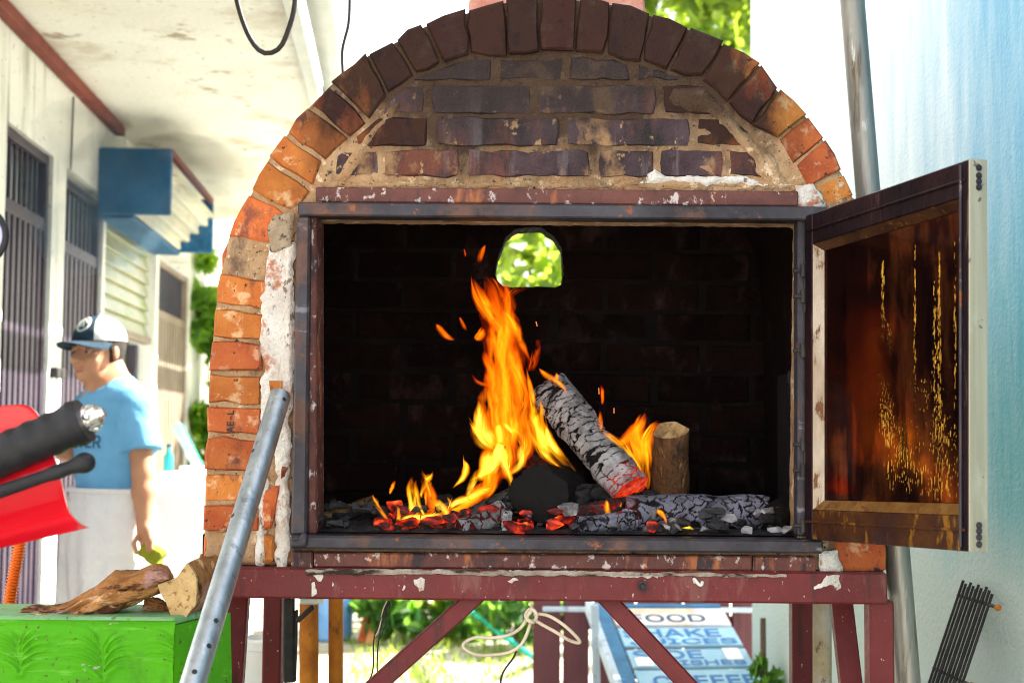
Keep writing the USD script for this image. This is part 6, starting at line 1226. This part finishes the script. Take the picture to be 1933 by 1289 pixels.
def body(p):
    d = ball(p, H_(0, -.012, .022), (.074, .094, .098), HR)
    d = smin(d, ball(p, H_(0, .040, -.055), (.053, .048, .062), HR), .035); d = smin(d, ball(p, H_(0, .066, -.098), (.022, .020, .016), HR), .018)          # jaw, chin
    d = smin(d, capsule(p, H_(-.030, .074, .012), H_(.030, .074, .012), .011, .011), .014)                                                                 # brow
    d = smin(d, capsule(p, H_(0, .084, -.002), H_(0, .108, -.040), .008, .0135), .007); d = smin(d, ball(p, H_(.011, .094, -.042), .008), .006); d = smin(d, ball(p, H_(-.011, .094, -.042), .008), .006)
    for s in (-1, 1):
        d = -smin(-d, ball(p, H_(s * .031, .092, -.006), (.016, .012, .009), HR), .008)                                                                    # eye sockets
        d = smin(d, ball(p, H_(s * .040, .062, -.036), (.020, .020, .018), HR), .014)                                                                      # cheeks
        d = smin(d, ball(p, H_(s * .077, -.012, -.012), (.008, .015, .026), HR), .005)                                                                     # ears
    d = smin(d, ball(p, H_(0, .086, -.068), (.022, .010, .010), HR), .008)
    d = smin(d, capsule(p, neck0, neck1, .048, .056), .02)
    d = smin(d, capsule(p, neck1 + [0, 0, -.02], (shL + shR) / 2 + [0, 0, .0], .07, .09), .05)
    d = smin(d, capsule(p, shL, shR, .052, .052), .06); d = smin(d, ball(p, chest, (.150, .105, .17), np.array([ldir, fdir, zz])), .06)
    d = smin(d, ball(p, waist, (.135, .100, .16), np.array([ldir, fdir, zz])), .06); d = smin(d, ball(p, hip, (.15, .105, .12), np.array([ldir, fdir, zz])), .05)
    for a, b, c in ((shL, elL, wrL), (shR, elR, wrR)):
        d = smin(d, capsule(p, a, b, .048, .038), .03); d = smin(d, capsule(p, b, b + (c - b) * .35, .038, .040), .02); d = smin(d, capsule(p, b + (c - b) * .35, c, .040, .026), .015)
    for a, b, c in ((hipL, knL, anL), (hipR, knR, anR)):
        d = smin(d, capsule(p, a, b, .078, .054), .03); d = smin(d, capsule(p, b, c, .054, .036), .02); d = smin(d, capsule(p, c + [0, 0, -.05], c + fdir * .12 + [0, 0, -.06], .034, .026), .02)
    d = smin(d, capsule(p, wrL, pal0, .025, .028), .012); d = smin(d, capsule(p, pal0 + [-.012, .010, 0], pal1 + [-.016, .014, 0], .018, .016), .01); d = smin(d, capsule(p, pal0 + [.010, -.010, 0], pal1 + [.016, -.012, 0], .018, .016), .012)
    for F_ in fing + [th]:
        for a, b in zip(F_[:-1], F_[1:]): d = smin(d, capsule(p, a, b, .0085, .008), .004)
    hR = wrR + fdir * .07
    d = smin(d, capsule(p, wrR, hR, .026, .028), .012)
    for k in range(4):
        o = np.array([0, 0, .030 - .020 * k]); d = smin(d, capsule(p, hR + o, hR + o + fdir * .05 + [-.01, .01, -.006], .0088, .008), .005); d = smin(d, capsule(p, hR + o + fdir * .05 + [-.01, .01, -.006], hR + o + fdir * .045 + ldir * -.02 + [0, 0, -.02], .008, .0075), .004)
    d = smin(d, capsule(p, wrR + fdir * .03 + zz * .02, hR + zz * .05 + fdir * .02, .011, .009), .006)
    return d
def cull_mesh(fn, lo, hi, h, coarse=4):
    """surface nets evaluated only near the surface"""
    lo, hi = np.asarray(lo), np.asarray(hi); n = (np.ceil((hi - lo) / (h * coarse)) + 1).astype(int)
    def f2(P):
        k = np.floor((P - lo) / (h * coarse) + 1e-9).astype(int); key = (k[:, 0] * 4096 + k[:, 1]) * 4096 + k[:, 2]
        u, inv = np.unique(key, return_inverse=True); c = np.stack([u // 4096 // 4096, u // 4096 % 4096, u % 4096], 1); ctr = lo + (c + .5) * h * coarse
        dc = fn(ctr); out = dc[inv]; near = np.abs(out) < h * coarse * 3.0; 
        if near.any(): out[near] = fn(P[near])
        return out
    return nets(f2, lo, hi, h)
allp = np.array([H_(0, 0, .14), H_(0, .12, 0), shL, shR, elL, wrL, elR, wrR + fdir * .13, anL, anR, hd])
lo, hi = allp.min(0) - [.14, .16, 0], allp.max(0) + [.14, .16, .02]; lo[2] = -.01
M = thing('person', 'man in cap, blue jersey and white apron holding a lime sponge', 'person', gz(hip))
# finer head and hand than limbs: one continuous surface
V, F = cull_mesh(body, lo, hi, .0052)
ed = np.unique(np.sort(np.vstack([F[:, [0, 1]], F[:, [1, 2]], F[:, [2, 0]]]), 1), axis=0)
for lam in (.5, -.45, .5, -.45):
    sm, ct = np.zeros_like(V), np.zeros(len(V))
    for a_, b_ in ((0, 1), (1, 0)): np.add.at(sm, ed[:, a_], V[ed[:, b_]]); np.add.at(ct, ed[:, a_], 1)
    V = V + lam * (sm / np.maximum(ct, 1)[:, None] - V)
put(M, 'body', (V, F), SKIN, smooth=True)
for s in (-1, 1):
    c = H_(s * .031, .0745, -.006); e_ = put(M, 'eye', nets(lambda p: ball(p, c, .0115), c - .015, c + .015, .002), EYEWHITE, smooth=True)
    c2 = c + hf * .0095 + hl * .003 - hu * .004; put(e_, 'iris', nets(lambda p: ball(p, c2, .0048), c2 - .007, c2 + .007, .0012), HAIR, smooth=True)
    put(M, 'eyebrow', tube(curve([H_(s * .014, .088, .010), H_(s * .032, .086, .017), H_(s * .050, .072, .010)], 12), np.array([.003, .0042, .0048, .005, .005, .005, .0048, .0046, .004, .0035, .003, .002]), 8), HAIR, smooth=True)
    put(M, 'eyelid', nets(lambda p: np.maximum(ball(p, c, .0128), -(p - c) @ hu - .0018), c - .016, c + .016, .0016), SKIN, smooth=True)
put(M, 'lips', cat(tube(curve([H_(-.022, .080, -.070), H_(-.008, .0915, -.0665), H_(0, .0915, -.0675), H_(.008, .0915, -.0665), H_(.022, .080, -.070)], 16), np.r_[.001, .003, .004 * np.ones(12), .003, .001], 8), tube(curve([H_(-.020, .081, -.0745), H_(0, .0915, -.0765), H_(.020, .081, -.0745)], 16), np.r_[.001, .003, .0048 * np.ones(12), .003, .001], 8)), LIP, smooth=True)
hairf = lambda p: np.maximum(np.maximum(ball(p, H_(0, -.018, .018), (.080, .094, .098), HR), (p - hc) @ hf - .012 - .25 * ((p - hc) @ hu)), -((p - hc) @ hu) - .075)
put(M, 'hair', cull_mesh(hairf, hc - .14, hc + .14, .005), HAIR, smooth=True)
# cap: crown in panels, brim, badge
def dome(f0, f1, nu=40, nv=18):
    def fn(u, v):
        ph = np.radians(f0 + (f1 - f0) * u); t = np.radians(4 + 88 * v)
        r = np.stack([np.sin(t) * np.sin(ph) * .0835, np.sin(t) * np.cos(ph) * .1035, np.cos(t) * .088], 1)
        return H_(0, -.012, .034) + r[:, :1] * hl + r[:, 1:2] * hf + r[:, 2:3] * hu
    V, F = grid(fn, nu, nv); W = V - (V - H_(0, -.012, .034)) * .03; n = len(V)
    return cat((V, F), (W, F[:, ::-1]))
Cp = holder(M, 'cap')
put(Cp, 'front_panel', dome(-52, 38, 30), CAPNAVY, smooth=70); put(Cp, 'crown_panels', dome(38.5, 307.5, 70), CAPWHITE, smooth=70)
def brim(u, v):
    a = np.radians(-78 + 156 * u); r0 = np.stack([.082 * np.sin(a), .100 * np.cos(a)], 1); ext = .080 * np.cos(a) ** .7 * v
    r = r0 + np.stack([.15 * np.sin(a) * ext, ext], 1); z = .034 - .004 - .10 * ext - .022 * np.abs(np.sin(a)) ** 2 * (.3 + v)
    return H_(0, -.012, 0) + r[:, :1] * hl + r[:, 1:2] * hf + z[:, None] * hu
V, F = grid(brim, 40, 12); put(Cp, 'brim', cat((V, F), (V - hu * .004, F[:, ::-1])), CAPNAVY, smooth=60)
def onc(ph, t, k=1.02): ph, t = math.radians(ph), math.radians(t); return H_(0, -.012, .034) + hl * (math.sin(t) * math.sin(ph) * .0835 * k) + hf * (math.sin(t) * math.cos(ph) * .1035 * k) + hu * (math.cos(t) * .088 * k)
rg = [onc(4 + 19 * math.cos(a), 52 + 19 * math.sin(a)) for a in np.linspace(0, 2 * np.pi, 29)]
put(Cp, 'badge', cat(tube(np.array(rg), .0042, 6, False), tube(np.array([onc(4 + 10 * math.cos(a), 52 + 10 * math.sin(a)) for a in np.linspace(2.2, 6.3, 15)]), .0045, 6), tube(np.array([onc(-2, 45), onc(4, 52), onc(9, 60)]), .004, 6)), CAPWHITE, smooth=True)
put(Cp, 'button', nets(lambda p: ball(p, H_(0, -.012, .123), (.008, .008, .005), HR), H_(0, -.012, .123) - .012, H_(0, -.012, .123) + .012, .002), CAPWHITE, smooth=True)
# jersey
B3 = np.array([ldir, fdir, zz])
def tee(p):
    d = ball(p, chest + [0, 0, -.01], (.156, .118, .19), B3); d = smin(d, ball(p, waist + [0, 0, .0], (.150, .114, .20), B3), .09)
    d = smin(d, capsule(p, shL + [0, 0, .0], shR, .060, .060), .06); d = smin(d, capsule(p, neck1 + [0, 0, -.030], (shL + shR) / 2, .082, .10), .05)
    slL = shL + (elL - shL) * .60; slR = shR + (elR - shR) * .60
    eL, eR = (elL - shL) / np.linalg.norm(elL - shL), (elR - shR) / np.linalg.norm(elR - shR)
    d = smin(d, np.maximum(capsule(p, shL, slL + eL * .1, .066, .078), (p - slL) @ eL - .012), .02); d = smin(d, np.maximum(capsule(p, shR, slR + eR * .1, .066, .076), (p - slR) @ eR - .012), .02)
    d = np.maximum(d, -(p[:, 2] - (waist[2] - .10))); nk = neck1 + [0, 0, .005]
    d = np.maximum(d, -capsule(p, nk + [0, 0, -.02] - fdir * .0, nk + fdir * .02 + [0, 0, .12], .064, .07)); d = np.maximum(d, -capsule(p, nk + fdir * .07 + [0, 0, -.045], nk + fdir * .06 + [0, 0, .05], .012, .05))
    wr = meshkit.fbm(p * [14, 14, 9], 3, 6) - .5; return d + .016 * wr
V, F = cull_mesh(tee, np.minimum.reduce([shL, shR, waist, elR]) - [.18, .22, .18], np.maximum.reduce([shL, shR, elL]) + [.18, .2, .14], .0075)
put(M, 'jersey', (V, F), TEE, smooth=True)
# the letters on the chest, laid on the cloth
tm = meshkit.text_mesh('RIVER', .042, .001, bold=True); v = np.array(tm.vertices); wd = v[:, 0].max(); kdv = cKDTree(V)
cpt = w(178, 833, -.1); P = []
for x, y, z in v:
    q = cpt + ldir * (x - wd * .62) * 1.0 + zz * (y - .02); q = q + fdir * .16
    for _ in range(12):                                            # march back onto the jersey
        dd = tee(q[None])[0]; q = q - fdir * dd * .7
    P.append(q + fdir * (.0015 + .001 * (z > .0005)))
put(M, 'chest_lettering', (np.array(P), tm.faces), TEEPRINT)
# trousers, apron with folds, shoes
def trous(p):
    d = ball(p, hip + [0, 0, .0], (.163, .118, .13), B3)
    for a, b, c in ((hipL, knL, anL), (hipR, knR, anR)): d = smin(d, smin(capsule(p, a, b, .094, .074), capsule(p, b, c + [0, 0, .03], .074, .062), .03), .03)
    d = np.maximum(d, -(p[:, 2] - .055)); return d + .014 * (meshkit.fbm(p * [12, 12, 6], 3, 3) - .5)
put(M, 'trousers', cull_mesh(trous, gz(hip) - [.32, .32, -.03], gz(hip) + [.32, .32, hip[2] + .12], .009), TROUSER, smooth=True)
ztop, zbot = waist[2] - .012, .50
def apr(u, v):
    a = np.radians(-95 + 190 * u); z = ztop + (zbot - ztop) * v; rx, ry = .172 + .030 * v, .132 + .040 * v + .018 * np.sin(np.pi * np.clip(v * 1.6, 0, 1))
    fold = (.010 * np.sin(a * 7 + 1.2 * v) + .008 * np.sin(a * 13 - 2 * v)) * np.clip(v * 1.6, 0, 1) + .006 * (meshkit.fbm(np.stack([a * 4, v * 7, 0 * v], 1), 3, 2) - .5)
    r = np.stack([np.sin(a) * (rx + fold), np.cos(a) * (ry + fold)], 1)
    return np.stack([hip[0] + r[:, 0] * ldir[0] + r[:, 1] * fdir[0], hip[1] + r[:, 0] * ldir[1] + r[:, 1] * fdir[1], z], 1)
V, F = grid(apr, 110, 50); put(M, 'apron', cat((V, F), (V - fdir * .004, F[:, ::-1])), APRON, smooth=60)
a = np.linspace(0, 2 * np.pi, 60); ring = np.array([hip * [1, 1, 0] + ldir * .175 * math.sin(t_) + fdir * .134 * math.cos(t_) + [0, 0, ztop - .004] for t_ in a]); put(M, 'apron_tie', tube(ring, .009, 8, False), APRON, smooth=True)
for an in (anL, anR):
    f0, f1 = an * [1, 1, 0] + [0, 0, .045] - fdir * .03, an * [1, 1, 0] + [0, 0, .040] + fdir * .17
    put(M, 'shoe', nets(lambda p: np.maximum(smin(capsule(p, f0, f1, .046, .038), capsule(p, f0, f0 + [0, 0, .05], .045, .045), .03), -(p[:, 2] - .006)), np.minimum(f0, f1) - [.07, .07, .06], np.maximum(f0, f1) + [.07, .07, .12], .008), BLACKRUBBER, smooth=True)
sc_ = hd + np.array([.022, .004, -.048])
t = thing('sponge', 'lime green crumpled sponge in the hand of the man', 'sponge', sc_)
put(t, 'crumpled_pad', nets(lambda p: np.linalg.norm(np.maximum(np.abs((p - sc_) @ np.array([[.8, -.3, -.5], [.35, .93, 0], [.47, -.18, .86]]).T) - np.array([.034, .012, .020]), 0), axis=1) - .008 + .012 * (meshkit.fbm(p * 45, 3, 3) - .5), sc_ - .06, sc_ + .06, .003), LIME, smooth=True)

# ================================================================== thin smoke drifting along the eave
sb = [(lane(HW + .30, 6.2, 2.42), (.34, .6, .26)), (lane(HW + .18, 5.5, 2.25), (.24, .6, .36)), (lane(HW + .42, 6.7, 2.58), (.30, .5, .13))]
put('/World', 'smoke', nets(lambda p: np.minimum.reduce([ball(p, c, r) for c, r in sb]) + .16 * (meshkit.fbm(p * 3.1, 3, 8) - .5), lane(HW - .2, 4.6, 1.8), lane(HW + 1.1, 7.6, 2.765) + [.3, .3, 0], .05), L + 'wood_smoke', smooth=True, kind='stuff', label='thin bluish wood smoke drifting under the eave', cat='smoke')
